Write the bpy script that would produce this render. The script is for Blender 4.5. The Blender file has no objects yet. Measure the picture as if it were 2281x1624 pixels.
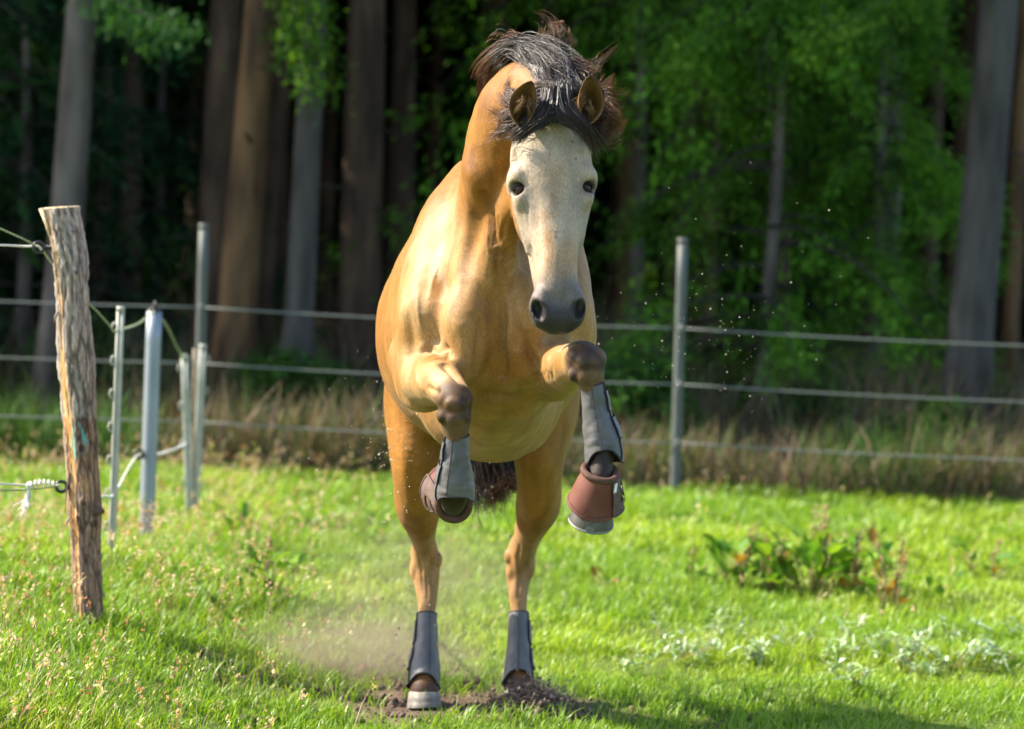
import bpy, math, random
import numpy as np
from mathutils import Vector, Matrix, noise as mnoise

SC = bpy.context.scene
COL = SC.collection
RNG = np.random.default_rng(7)
random.seed(7)

# ------------------------------------------------------------------ camera
FPX = 5850.0                     # focal length in photograph pixels (2281 x 1624 view)
PW, PH = 2281.0, 1624.0
CAM_H = 1.78
PITCH = math.atan(382.0 / FPX)
ROLL = math.radians(2.5)
CAM = np.array([0.0, 0.0, CAM_H])
_f = np.array([0.0, math.cos(PITCH), -math.sin(PITCH)])
_r0 = np.array([1.0, 0.0, 0.0])
_u0 = np.cross(_r0, _f)
_R = _r0 * math.cos(ROLL) + _u0 * math.sin(ROLL)
_U = -_r0 * math.sin(ROLL) + _u0 * math.cos(ROLL)
cam_data = bpy.data.cameras.new('camera')
cam = bpy.data.objects.new('camera', cam_data)
COL.objects.link(cam)
m = Matrix(((_R[0], _U[0], -_f[0], CAM[0]), (_R[1], _U[1], -_f[1], CAM[1]), (_R[2], _U[2], -_f[2], CAM[2]), (0, 0, 0, 1)))
cam.matrix_world = m
cam_data.sensor_width = 36.0
cam_data.lens = 36.0 * FPX / PW
cam_data.clip_end = 2000.0
cam_data.dof.use_dof = True
cam_data.dof.focus_distance = 7.65
cam_data.dof.aperture_fstop = 2.5
SC.camera = cam

# ------------------------------------------------------------------ light
SUN_DIR = np.array([-1.0, 0.17, 0.86]); SUN_DIR /= np.linalg.norm(SUN_DIR)   # towards the sun
world = bpy.data.worlds.new('World'); SC.world = world
world.use_nodes = True
wn = world.node_tree.nodes; wl = world.node_tree.links
bg = wn['Background']
sky = wn.new('ShaderNodeTexSky'); sky.sky_type = 'NISHITA'; sky.sun_disc = False
sky.sun_elevation = math.asin(SUN_DIR[2])
sky.sun_rotation = math.atan2(SUN_DIR[0], SUN_DIR[1])
sky.dust_density = 1.5
wl.new(sky.outputs[0], bg.inputs[0]); bg.inputs[1].default_value = 0.135
sun_d = bpy.data.lights.new('sun', 'SUN'); sun_d.energy = 4.6; sun_d.angle = math.radians(0.5); sun_d.color = (1.0, 0.90, 0.74)
sun = bpy.data.objects.new('sun', sun_d); COL.objects.link(sun)
sun.rotation_euler = Vector(SUN_DIR).to_track_quat('Z', 'Y').to_euler()
SC.view_settings.view_transform = 'Standard'
SC.view_settings.look = 'None'
SC.view_settings.exposure = 1.6
SC.view_settings.gamma = 1.0
SC.view_settings.use_curve_mapping = False
SC.render.engine = 'CYCLES'
SC.cycles.use_denoising = True
try:
    SC.cycles.denoiser = 'OPENIMAGEDENOISE'
except Exception:
    pass
SC.cycles.max_bounces = 6
SC.cycles.transparent_max_bounces = 8
SC.cycles.volume_step_rate = 12.0
SC.cycles.volume_max_steps = 24

# ------------------------------------------------------------------ helpers
def P(px, py, Y):
    """world point seen at photograph pixel (px,py) at distance Y along the ground axis"""
    d = _f + _R * ((px - PW / 2) / FPX) + _U * ((PH / 2 - py) / FPX)
    return CAM + d * (Y / d[1])

def PZ(px, py, z=0.0):
    d = _f + _R * ((px - PW / 2) / FPX) + _U * ((PH / 2 - py) / FPX)
    return CAM + d * ((z - CAM_H) / d[2])

def mpp(Y):
    return Y / FPX

def project(p):
    q = np.asarray(p) - CAM
    d = q @ _f
    return (PW / 2 + FPX * (q @ _R) / d, PH / 2 - FPX * (q @ _U) / d)

def nrm(v):
    v = np.asarray(v, float); return v / (np.linalg.norm(v) + 1e-12)

def catmull(pts, n):
    """resample a list of vectors (any dimension) with n samples"""
    pts = np.asarray(pts, float)
    m = len(pts)
    if m == 2:
        t = np.linspace(0, 1, n)[:, None]
        return pts[0] * (1 - t) + pts[1] * t
    ext = np.vstack([2 * pts[0] - pts[1], pts, 2 * pts[-1] - pts[-2]])
    out = []
    for s in np.linspace(0, m - 1 - 1e-9, n):
        i = int(s); t = s - i
        p0, p1, p2, p3 = ext[i], ext[i + 1], ext[i + 2], ext[i + 3]
        out.append(0.5 * ((2 * p1) + (p2 - p0) * t + (2 * p0 - 5 * p1 + 4 * p2 - p3) * t * t + (3 * p1 - p0 - 3 * p2 + p3) * t ** 3))
    return np.array(out)

class MB:
    """collects vertices and faces for one mesh"""
    def __init__(self):
        self.v = []; self.f = []; self.n = 0; self.c = []
    def add(self, v, f, col=None):
        v = np.asarray(v, float).reshape(-1, 3)
        self.v.append(v)
        for q in f: self.f.append([i + self.n for i in q])
        if col is not None:
            col = np.asarray(col, float)
            if col.ndim == 1: col = np.tile(col, (len(v), 1))
            self.c.append(col)
        self.n += len(v)
        return self
    def tube(self, pts, r, seg=6, cap=True, col=None, flat=1.0, up=None):
        pts = np.asarray(pts, float); n = len(pts)
        rr = np.full(n, r) if np.isscalar(r) else np.asarray(r, float)
        tang = np.gradient(pts, axis=0); tang /= np.linalg.norm(tang, axis=1)[:, None] + 1e-12
        ref = np.array([0.03, 0.1, 1.0]) if up is None else np.asarray(up, float)
        if abs(tang[0] @ nrm(ref)) > 0.95: ref = np.array([1.0, 0.1, 0.0])
        a = nrm(np.cross(tang[0], ref))
        V = []
        ang = np.arange(seg) / seg * 2 * math.pi
        for i in range(n):
            a = nrm(a - tang[i] * (a @ tang[i])); b = np.cross(tang[i], a)
            V.append(pts[i] + rr[i] * (np.cos(ang)[:, None] * a + flat * np.sin(ang)[:, None] * b))
        V = np.vstack(V); F = []
        for i in range(n - 1):
            for j in range(seg):
                k = (j + 1) % seg
                F.append((i * seg + j, i * seg + k, (i + 1) * seg + k, (i + 1) * seg + j))
        if cap:
            F.append(tuple(range(seg - 1, -1, -1))); F.append(tuple((n - 1) * seg + j for j in range(seg)))
        return self.add(V, F, col)
    def box(self, c, ax, ay, az):
        c = np.asarray(c, float); ax, ay, az = (np.asarray(q, float) for q in (ax, ay, az))
        V = [c + sx * ax + sy * ay + sz * az for sz in (-1, 1) for sy in (-1, 1) for sx in (-1, 1)]
        return self.add(V, [(0, 2, 3, 1), (4, 5, 7, 6), (0, 1, 5, 4), (2, 6, 7, 3), (0, 4, 6, 2), (1, 3, 7, 5)])
    def grid(self, V, nu, nv, closed_u=False, closed_v=False, col=None):
        F = []
        for i in range(nu if closed_u else nu - 1):
            for j in range(nv if closed_v else nv - 1):
                a = i * nv + j; b = i * nv + (j + 1) % nv
                c = ((i + 1) % nu) * nv + (j + 1) % nv; d = ((i + 1) % nu) * nv + j
                F.append((a, b, c, d))
        return self.add(V, F, col)
    def build(self, name, mat, parent=None, smooth=True):
        me = bpy.data.meshes.new(name)
        V = np.vstack(self.v)
        me.from_pydata([tuple(q) for q in V], [], self.f)
        me.validate()
        if self.c and len(np.vstack(self.c)) == len(me.vertices):
            set_col(me, np.vstack(self.c))
        return link(name, me, mat, parent, smooth)

def set_col(me, c, name='Col'):
    c = np.asarray(c, np.float32)
    if c.shape[1] == 3: c = np.hstack([c, np.ones((len(c), 1), np.float32)])
    at = me.color_attributes.new(name, 'FLOAT_COLOR', 'POINT')
    at.data.foreach_set('color', c.ravel().astype(np.float32))

def link(name, me, mat, parent=None, smooth=True):
    if mat is not None and len(me.materials) == 0: me.materials.append(mat)
    if smooth: me.polygons.foreach_set('use_smooth', np.ones(len(me.polygons), bool))
    o = bpy.data.objects.new(name, me)
    COL.objects.link(o)
    if parent is not None:
        o.parent = parent
        o.matrix_parent_inverse = parent.matrix_world.inverted()
    return o

def fast_mesh(name, V, F, nper):
    """numpy arrays -> mesh; F is (n,nper) index array"""
    V = np.ascontiguousarray(V, np.float32); F = np.ascontiguousarray(F, np.int32)
    me = bpy.data.meshes.new(name)
    me.vertices.add(len(V)); me.vertices.foreach_set('co', V.ravel())
    me.loops.add(F.size); me.loops.foreach_set('vertex_index', F.ravel())
    me.polygons.add(len(F))
    me.polygons.foreach_set('loop_start', np.arange(0, F.size, nper, dtype=np.int32))
    me.update(calc_edges=True)
    return me

def empty(name, loc):
    o = bpy.data.objects.new(name, None)
    o.location = tuple(loc); COL.objects.link(o)
    o.empty_display_size = 0.1
    o.matrix_world = Matrix.Translation(Vector(tuple(loc)))
    return o

def tag(o, label=None, cat=None, group=None, kind=None):
    if label: o['label'] = label
    if cat: o['category'] = cat
    if group: o['group'] = group
    if kind: o['kind'] = kind
    return o

# ------------------------------------------------------------------ materials
def mat_new(name):
    mt = bpy.data.materials.new(name); mt.use_nodes = True
    return mt, mt.node_tree.nodes, mt.node_tree.links, mt.node_tree.nodes['Principled BSDF']

def mat_simple(name, col, rough=0.6, spec=0.4, metal=0.0, var=0.25, scale=20.0, bump=0.0, bscale=None, col2=None, coords='Object', stretch=None):
    mt, N, L, B = mat_new(name)
    tc = N.new('ShaderNodeTexCoord'); mp = N.new('ShaderNodeMapping')
    L.new(tc.outputs[coords], mp.inputs[0])
    if stretch: mp.inputs['Scale'].default_value = stretch
    nz = N.new('ShaderNodeTexNoise'); nz.inputs['Scale'].default_value = scale; nz.inputs['Detail'].default_value = 6
    L.new(mp.outputs[0], nz.inputs['Vector'])
    cr = N.new('ShaderNodeValToRGB'); L.new(nz.outputs['Fac'], cr.inputs[0])
    c1 = np.array(col); c2 = np.array(col2) if col2 is not None else np.clip(c1 * (1 + var), 0, 1)
    if col2 is None: c1 = c1 * (1 - var)
    cr.color_ramp.elements[0].position = 0.32; cr.color_ramp.elements[1].position = 0.68
    cr.color_ramp.elements[0].color = (*c1, 1); cr.color_ramp.elements[1].color = (*c2, 1)
    L.new(cr.outputs[0], B.inputs['Base Color'])
    B.inputs['Roughness'].default_value = rough; B.inputs['Metallic'].default_value = metal
    B.inputs['Specular IOR Level'].default_value = spec
    if bump:
        n2 = N.new('ShaderNodeTexNoise'); n2.inputs['Scale'].default_value = bscale or scale * 3; n2.inputs['Detail'].default_value = 8
        L.new(mp.outputs[0], n2.inputs['Vector'])
        bp = N.new('ShaderNodeBump'); bp.inputs['Strength'].default_value = bump; bp.inputs['Distance'].default_value = 0.01
        L.new(n2.outputs['Fac'], bp.inputs['Height']); L.new(bp.outputs[0], B.inputs['Normal'])
    return mt

def mat_leaf(name, rough=0.45, trans=0.35, sat=1.0, spec=0.25):
    """foliage: colour from the mesh attribute, some light passing through"""
    mt, N, L, B = mat_new(name)
    at = N.new('ShaderNodeVertexColor'); at.layer_name = 'Col'
    oi = N.new('ShaderNodeObjectInfo')
    hs = N.new('ShaderNodeHueSaturation'); hs.inputs['Saturation'].default_value = sat
    mr = N.new('ShaderNodeMapRange'); mr.inputs['To Min'].default_value = 0.8; mr.inputs['To Max'].default_value = 1.2
    L.new(oi.outputs['Random'], mr.inputs[0]); L.new(mr.outputs[0], hs.inputs['Value'])
    L.new(at.outputs['Color'], hs.inputs['Color'])
    L.new(hs.outputs[0], B.inputs['Base Color'])
    B.inputs['Roughness'].default_value = rough
    B.inputs['Specular IOR Level'].default_value = spec
    tr = N.new('ShaderNodeBsdfTranslucent')
    g = N.new('ShaderNodeMixRGB'); g.blend_type = 'MULTIPLY'; g.inputs[0].default_value = 1.0; g.inputs[2].default_value = (1.25, 1.2, 0.5, 1)
    L.new(hs.outputs[0], g.inputs[1]); L.new(g.outputs[0], tr.inputs[0])
    mx = N.new('ShaderNodeMixShader'); mx.inputs[0].default_value = trans
    L.new(B.outputs[0], mx.inputs[1]); L.new(tr.outputs[0], mx.inputs[2])
    L.new(mx.outputs[0], N['Material Output'].inputs[0])
    return mt

def mat_attr(name, rough=0.6, spec=0.4, bump=0.0, bscale=200.0, sheen=0.0, stretch=None):
    mt, N, L, B = mat_new(name)
    at = N.new('ShaderNodeVertexColor'); at.layer_name = 'Col'
    tc = N.new('ShaderNodeTexCoord'); mp = N.new('ShaderNodeMapping')
    L.new(tc.outputs['Object'], mp.inputs[0])
    if stretch: mp.inputs['Scale'].default_value = stretch
    nz = N.new('ShaderNodeTexNoise'); nz.inputs['Scale'].default_value = bscale; nz.inputs['Detail'].default_value = 4
    L.new(mp.outputs[0], nz.inputs['Vector'])
    mr = N.new('ShaderNodeMapRange'); mr.inputs['To Min'].default_value = 0.82; mr.inputs['To Max'].default_value = 1.18
    mr.inputs['From Min'].default_value = 0.3; mr.inputs['From Max'].default_value = 0.7
    L.new(nz.outputs['Fac'], mr.inputs[0])
    mu = N.new('ShaderNodeMixRGB'); mu.blend_type = 'MULTIPLY'; mu.inputs[0].default_value = 1.0
    L.new(at.outputs['Color'], mu.inputs[1]); L.new(mr.outputs[0], mu.inputs[2])
    L.new(mu.outputs[0], B.inputs['Base Color'])
    B.inputs['Roughness'].default_value = rough; B.inputs['Specular IOR Level'].default_value = spec
    if sheen:
        B.inputs['Sheen Weight'].default_value = sheen; B.inputs['Sheen Roughness'].default_value = 0.35
    if bump:
        bp = N.new('ShaderNodeBump'); bp.inputs['Strength'].default_value = bump; bp.inputs['Distance'].default_value = 0.004
        L.new(nz.outputs['Fac'], bp.inputs['Height']); L.new(bp.outputs[0], B.inputs['Normal'])
    return mt
# ================================================================== GROUND
def _s(a, b, x): t = np.clip((x - a) / (b - a), 0, 1); return t * t * (3 - 2 * t)
def vnoise(x, y, f, seed=0):
    """cheap smooth value noise on arrays, about -1..1"""
    x = np.asarray(x, float) * f + seed * 17.3; y = np.asarray(y, float) * f + seed * 9.7
    xi = np.floor(x); yi = np.floor(y); u = x - xi; v = y - yi
    u = u * u * (3 - 2 * u); v = v * v * (3 - 2 * v)
    def h(a, b): q = np.sin(a * 127.1 + b * 311.7 + seed) * 43758.5453; return q - np.floor(q)
    return ((h(xi, yi) * (1 - u) + h(xi + 1, yi) * u) * (1 - v) + (h(xi, yi + 1) * (1 - u) + h(xi + 1, yi + 1) * u) * v) * 2 - 1
def gz(x, y):
    x = np.asarray(x, float); y = np.asarray(y, float)
    bank = .25 * _s(-.45, -1.75, x) * _s(13.2, 10.2, y) * _s(3.0, 6.0, y)
    n = .016 * vnoise(x, y, 2.1, 1) + .008 * vnoise(x, y, 6.3, 2) + .03 * vnoise(x, y, .45, 3)
    flat = np.exp(-(((x + .10) / .8) ** 2 + ((y - 9.0) / .7) ** 2))
    ditch = -.16 * np.exp(-((y - 17.0) / .55) ** 2) + .10 * _s(17.2, 19.5, y)
    return bank + n * (1 - flat) * _s(60, 25, y) + ditch
def dirt(x, y):
    """1 where the soil of the trodden track shows through"""
    x = np.asarray(x, float); y = np.asarray(y, float)
    n = .55 * vnoise(x, y, 1.7, 5) + .45 * vnoise(x, y, 5.5, 6)
    core = np.exp(-(((x + .34) / .56) ** 2 + ((y - 9.0) / .42) ** 2)) + .60 * np.exp(-(((x - .45) / .62) ** 2 + ((y - 9.05) / .33) ** 2))
    trail = .35 * np.exp(-((x + .25 + .06 * (y - 9)) / .35) ** 2) * _s(9.2, 9.8, y) * _s(13.5, 11.5, y)
    return np.clip((core + trail) * 1.5 + n * .6 - .40, 0, 1)
def ground_hit(px, py):
    z = 0.0
    for _ in range(12):
        q = PZ(px, py, z); z = .5 * z + .5 * float(gz(q[0], q[1]))
    return np.array([q[0], q[1], float(gz(q[0], q[1]))])

gx = np.concatenate([np.linspace(-400, -12, 22)[:-1], np.linspace(-12, -3.4, 40)[:-1], np.linspace(-3.4, 3.2, 190), np.linspace(3.2, 12, 40)[1:], np.linspace(12, 400, 22)[1:]])
gy = np.concatenate([np.linspace(-60, 3, 16)[:-1], np.linspace(3, 6.5, 24)[:-1], np.linspace(6.5, 11, 160), np.linspace(11, 20, 120)[1:], np.linspace(20, 60, 50)[1:], np.linspace(60, 700, 18)[1:]])
X, Yg = np.meshgrid(gx, gy, indexing='ij')
rough = dirt(X, Yg)
Z = gz(X, Yg) + rough * (.010 * vnoise(X, Yg, 13, 8) + .007 * vnoise(X, Yg, 29, 9))
nX, nY = X.shape
ii = np.arange(nX * nY).reshape(nX, nY)
GF = np.stack([ii[:-1, :-1], ii[1:, :-1], ii[1:, 1:], ii[:-1, 1:]], -1).reshape(-1, 4)
gme = fast_mesh('ground', np.stack([X, Yg, Z], -1).reshape(-1, 3), GF, 4)
wood = _s(15.9, 16.7, Yg + .35 * vnoise(X, Yg, 1.1, 4)).ravel()[:, None]
dcol = rough.ravel()[:, None]
turf = np.array([.085, .125, .022]) * (1 + .25 * vnoise(X, Yg, 3.1, 7).ravel()[:, None])
soil = np.array([.115, .080, .058]) * (1 + .30 * vnoise(X, Yg, 9, 11).ravel()[:, None] + .2 * vnoise(X, Yg, 31, 12).ravel()[:, None])
litter = np.array([.060, .040, .024]) * (1 + .35 * vnoise(X, Yg, 4.3, 13).ravel()[:, None])
gc = turf * (1 - dcol) + soil * dcol
gc = gc * (1 - wood) + litter * wood
set_col(gme, np.clip(gc, 0, 1))
M_GROUND = mat_attr('ground_soil_turf', rough=.95, spec=.15, bump=.9, bscale=55)
tag(link('ground', gme, M_GROUND), kind='structure')
# ================================================================== WOOD BEHIND THE FENCE
FR = np.random.default_rng(21)
def leaf_cloud(cent, dirs, size, cols, asp=.38, rng=FR):
    """rhombic leaves: centres, pointing directions, sizes"""
    n = len(cent)
    d = dirs / (np.linalg.norm(dirs, axis=1)[:, None] + 1e-9)
    r = rng.normal(0, 1, (n, 3)); s = np.cross(d, r); s /= np.linalg.norm(s, axis=1)[:, None] + 1e-9
    nn = np.cross(d, s)
    L = size[:, None]
    V = np.stack([cent, cent + d * L * .45 + s * L * asp * .5 + nn * L * .06, cent + d * L, cent + d * L * .45 - s * L * asp * .5 + nn * L * .06], 1).reshape(-1, 3)
    F = np.arange(n * 4).reshape(n, 4)
    return V, F, np.repeat(cols, 4, 0)
def crown(name, h0, h1, rmax, nb, sprays, per, leaf, droop, c1, c2, seed, minr=.25, power=.75, jit=.07, down=1.0):
    r = np.random.default_rng(seed)
    C = []; D = []; S = []; K = []; br = MB()
    for b in range(nb):
        q = r.random() ** .85
        h = h0 + (h1 - h0) * q; az = r.uniform(0, 2 * math.pi)
        L = rmax * max(minr, (1 - q) ** power) * r.uniform(.65, 1.05)
        dr = droop * r.uniform(.6, 1.3); ca, sa = math.cos(az), math.sin(az)
        ts = np.linspace(0, 1, 9)
        rr = L * ts; zz = h + .22 * L * ts - dr * L * ts ** 1.8
        path = np.stack([rr * ca + .04 * L * np.sin(ts * 5 + b), rr * sa + .04 * L * np.cos(ts * 4 + b), zz], 1)
        br.tube(path, .016 * (1 - .8 * ts) * (L / 1.6 + .4), 4, cap=False)
        clump = r.uniform(.55, 1.35)
        for s_ in range(sprays):
            t = r.uniform(.18, 1.0); p = np.array([np.interp(t, ts, path[:, k]) for k in range(3)])
            side = r.normal(0, 1, 3) * np.array([.13, .13, .04]) * L * (.35 + .5 * t); tone = r.uniform(.55, 1.35)
            n = per
            u = r.random(n)[:, None]
            cc = p + side * u + np.array([0, 0, -.26 * down]) * (u ** 1.3) * r.uniform(.4, 1.5) + r.normal(0, jit, (n, 3))
            dd = nrm(side) * .5 + np.array([ca, sa, 0]) * .35 + np.array([0, 0, -.75 * down]) + r.normal(0, .38, (n, 3))
            C.append(cc); D.append(dd); S.append(leaf * r.uniform(.55, 1.3, n))
            mixv = np.clip(r.normal(.5, .25, (n, 1)) + .25 * (t - .5), 0, 1)
            K.append((np.asarray(c1) * (1 - mixv) + np.asarray(c2) * mixv) * clump * tone)
    V, F, col = leaf_cloud(np.vstack(C), np.vstack(D), np.concatenate(S), np.vstack(K), asp=.27, rng=r)
    me = fast_mesh(name, V, F, 4); set_col(me, np.clip(col, 0, 1))
    bm = bpy.data.meshes.new('branches'); bm.from_pydata([tuple(v) for v in np.vstack(br.v)], [], br.f)
    return me, bm
M_NEEDLE = mat_leaf('spruce_needles', rough=.7, trans=.30, spec=.08)
M_FOL = mat_leaf('soft_green_sprays', rough=.65, trans=.42, spec=.10)
def bark_mat(name, c1, c2):
    return mat_simple(name, c1, rough=.9, spec=.2, col2=c2, scale=9, bump=.8, bscale=16, stretch=(1, 1, .22))
M_BARK_GREY = bark_mat('bark_grey', (.050, .042, .036), (.13, .112, .098))
M_BARK_BROWN = bark_mat('bark_brown', (.032, .021, .015), (.105, .066, .042))
M_BARK_BLUE = bark_mat('bark_bluegrey', (.034, .031, .028), (.082, .076, .070))
M_BARK_RUST = bark_mat('bark_rust', (.050, .030, .017), (.17, .10, .048))
M_TWIG = mat_simple('dead_twig', (.024, .019, .015), rough=.9, var=.3)

HI = []        # tall crowns, only their skirts reach into view
for sd in range(3):
    HI.append(crown('crown', 3.7 + .5 * sd, 13.5, 2.5, 95, 11, 7, .30, .55, (.012, .030, .008), (.035, .075, .018), 100 + sd, jit=.12))
TALL = [crown('crown', 7.2 + .4 * sd, 15.0, 2.0, 80, 11, 7, .30, .5, (.012, .030, .008), (.035, .075, .018), 150 + sd, jit=.12) for sd in range(2)]
LOW = []       # young conifers with hanging sprays
for sd in range(3):
    LOW.append(crown('crown', .45, 5.2, 1.8, 78, 12, 36, .072, .78, (.036, .112, .010), (.115, .265, .026), 200 + sd, minr=.35, power=.55, jit=.06))
TEAL = [crown('crown', .35, 5.4, 1.7, 80, 14, 12, .11, .5, (.010, .036, .016), (.026, .080, .034), 250, minr=.35, power=.55, jit=.06)]
FAR = [crown('crown', .2, 12, 2.9, 120, 12, 8, .26, .5, (.012, .034, .010), (.030, .075, .018), 300 + sd, minr=.3, power=.5, jit=.14) for sd in range(2)]

def trunk_mesh(base, top, r0, r1, seed):
    r = np.random.default_rng(seed)
    n = 16; ts = np.linspace(0, 1, n); pts = base[None, :] * (1 - ts[:, None]) + top[None, :] * ts[:, None]
    pts = pts + np.stack([.05 * np.sin(ts * 5 + seed), .05 * np.cos(ts * 4 + seed * 2), 0 * ts], 1) * (ts * (1 - ts))[:, None] * 3
    rad = r1 + (r0 - r1) * (1 - ts) ** 1.1 + r0 * .45 * np.exp(-ts * 45)
    mb = MB(); mb.tube(pts, rad, 18)
    V = np.vstack(mb.v)
    return mb, pts, rad
def tree(name, px, pxt, D, w, mat, hi, label, group=None, stubs=3, H=14.0, seed=0, crown_rot=0.0, pyt=0.0, lean=None, cs=1.0):
    """px: pixel column at the foot, pxt: column at the top edge of the picture, w: trunk width in pixels"""
    z0 = 0.0
    a = P(px, 900, D); b = P(pxt, pyt, D)
    dirn = (b - a) / (b[2] - a[2])
    base = a + dirn * (float(gz(a[0], D)) - .1 - a[2])
    top = base + dirn * H; top[:2] = base[:2] + (top - base)[:2] * .75
    r0 = w * mpp(D) / 2
    root = empty(name, base)
    mb, pts, rad = trunk_mesh(base, top, r0 * 1.05, r0 * .25, seed)
    mb.build('trunk', mat, root)
    r = np.random.default_rng(seed + 50)
    for k in range(stubs):
        h = r.uniform(.8, 3.4); c = base + (top - base) * (h / H); az = r.uniform(0, 6.28)
        d = np.array([math.cos(az), math.sin(az), r.uniform(-.25, .25)]); L = r.uniform(.25, .8)
        s = MB(); s.tube([c, c + d * L * .5 + np.array([0, 0, .02]), c + d * L], [.016, .011, .004], 5); s.build('branch', M_TWIG, root)
    me, bm = hi
    cr = bpy.data.objects.new('crown', me); 
    if not me.materials: me.materials.append(M_NEEDLE)
    if not bm.materials: bm.materials.append(M_TWIG)
    COL.objects.link(cr); cr.parent = root; cr.matrix_parent_inverse = root.matrix_world.inverted()
    cc = base + (top - base) * .02; cr.location = tuple(cc); cr.rotation_euler = (0, 0, crown_rot); cr.scale = (cs, cs, 1)
    bo = bpy.data.objects.new('limbs', bm); COL.objects.link(bo); bo.parent = root; bo.matrix_parent_inverse = root.matrix_world.inverted()
    bo.location = tuple(cc); bo.rotation_euler = (0, 0, crown_rot); bo.scale = (cs, cs, 1); bo['kind'] = 'stuff'
    tag(root, label, 'tree', group)
    return root
# trunks that can be told apart in the photograph
TR = [
    ('pine_tree', 118, 190, 18.2, 80, M_BARK_GREY, 'thick grey pine trunk leaning behind the bark-covered fence post'),
    ('spruce_tree', 212, 240, 20.5, 36, M_BARK_BROWN, 'slim blackish spruce trunk just beside the thick grey leaning pine'),
    ('spruce_tree', 280, 300, 21.5, 48, M_BARK_BROWN, 'dark spruce trunk behind the top of the round steel post'),
    ('spruce_tree', 460, 520, 19.6, 78, M_BARK_BROWN, 'dark brown spruce trunk right behind the left galvanised fence post'),
    ('pine_tree', 515, 600, 18.6, 88, M_BARK_RUST, 'leaning pine trunk with a sunlit golden-brown edge'),
    ('spruce_tree', 560, 640, 22.5, 60, M_BARK_BROWN, 'dark spruce trunk close behind the sunlit golden-brown pine'),
    ('beech_tree', 655, 695, 18.4, 66, M_BARK_BLUE, 'smooth blue-grey trunk with a green spray hanging before it'),
    ('spruce_tree', 790, 812, 20.2, 96, M_BARK_BROWN, 'broad dark brown spruce trunk beside the horse flank'),
    ('spruce_tree', 882, 905, 23.0, 56, M_BARK_BROWN, 'narrow dark spruce trunk half hidden by the horse barrel'),
    ('pine_tree', 1385, 1405, 22.0, 34, M_BARK_RUST, 'thin rusty pine trunk with a sunlit patch beside the horse head'),
    ('spruce_tree', 1560, 1592, 23.5, 44, M_BARK_RUST, 'thin reddish spruce trunk behind the hanging green sprays'),
    ('spruce_tree', 1950, 1985, 21.2, 84, M_BARK_GREY, 'brown-grey spruce trunk between the sprays and the thick dark pine'),
    ('pine_tree', 2150, 2225, 18.4, 100, M_BARK_BLUE, 'thick dark grey pine trunk right of the green sprays'),
    ('spruce_tree', 2240, 2272, 21.0, 40, M_BARK_RUST, 'slim rusty spruce trunk close beside the thick dark grey pine'),
]
for k, (nm, px, pxt, D, w, mat, lb) in enumerate(TR):
    tree(nm, px, pxt, D, w, mat, TALL[k % 2] if D < 21 else HI[k % 3], lb, stubs=2 + k % 4, seed=k + 1, crown_rot=k * 1.3)
def low_spray(pix, n, label_parent, c1, c2, seed, leaf=.06):
    """a hanging bough of one of the trees, a part of it"""
    r = np.random.default_rng(seed); pts = catmull(np.array([P(*q) for q in pix]), 20)
    mb = MB(); mb.tube(pts, np.linspace(.018, .004, 20), 5); bo = mb.build('bough', M_TWIG, label_parent)
    t = r.integers(2, 20, n); c = pts[t] + r.normal(0, 1, (n, 3)) * np.array([.10, .12, .07]) + np.array([0, 0, -.10]) * r.random((n, 1))
    d = r.normal(0, .45, (n, 3)) + np.array([0, 0, -.8]); mixv = r.random((n, 1)); kk = (np.asarray(c1) * (1 - mixv) + np.asarray(c2) * mixv)
    V, F, col = leaf_cloud(c, d, leaf * r.uniform(.6, 1.3, n), kk, rng=r); me = fast_mesh('foliage', V, F, 4); set_col(me, col); link('foliage', me, M_FOL, bo)
TREES = [o for o in COL.objects if o.parent is None and o.get('category') == 'tree']
low_spray([(190, -60, 18.1), (260, 0, 17.8), (340, 40, 17.6), (400, 62, 17.5)], 900, TREES[0], (.02, .07, .02), (.05, .15, .04), 1)
low_spray([(690, -80, 18.3), (690, 20, 18.0), (700, 110, 17.9), (705, 190, 17.9)], 700, TREES[6], (.03, .09, .01), (.09, .20, .02), 2)
low_spray([(640, -80, 18.3), (660, -10, 18.0), (650, 60, 17.9), (645, 90, 17.9)], 300, TREES[6], (.03, .09, .01), (.08, .18, .02), 3)
low_spray([(2200, -120, 18.3), (2050, -40, 18.0), (1900, 40, 17.8), (1800, 90, 17.8)], 1300, TREES[12], (.035, .115, .012), (.11, .255, .025), 4, .065)
low_spray([(1950, -120, 19.0), (1750, -20, 18.6), (1600, 60, 18.4), (1500, 130, 18.4)], 1300, TREES[11], (.035, .115, .012), (.11, .255, .025), 5, .065)
# more wood behind, look-alikes in the gloom
GRP = 'dim trunks deep in the wood'
r = np.random.default_rng(5)
for k in range(26):
    D = r.uniform(24, 36); px = -250 + k * 108 + r.uniform(-40, 40)
    tree('spruce_tree', px, px + r.uniform(20, 60), D, r.uniform(.16, .30) / mpp(D), M_BARK_BROWN, HI[k % 3], 'dim dark spruce trunk deep in the gloom of the wood', GRP, stubs=2, seed=60 + k, crown_rot=k)
GRP = 'closed wall of conifers at the back'
for k in range(30):
    D = 36 + (k % 3) * 3.6; px = -500 + k * 116
    tree('conifer_tree', px, px + 30, D, .3 / mpp(D), M_BARK_BROWN, FAR[k % 2], 'bushy dark conifer green to the ground at the back of the wood', GRP, stubs=0, seed=100 + k, crown_rot=k * 2.1, cs=1.25)
for k in range(18):
    D = 46.5; px = -500 + k * 190
    tree('conifer_tree', px, px + 30, D, .3 / mpp(D), M_BARK_BROWN, FAR[k % 2], 'bushy dark conifer green to the ground at the back of the wood', GRP, stubs=0, seed=170 + k, crown_rot=k * 1.1, cs=1.55)
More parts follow.
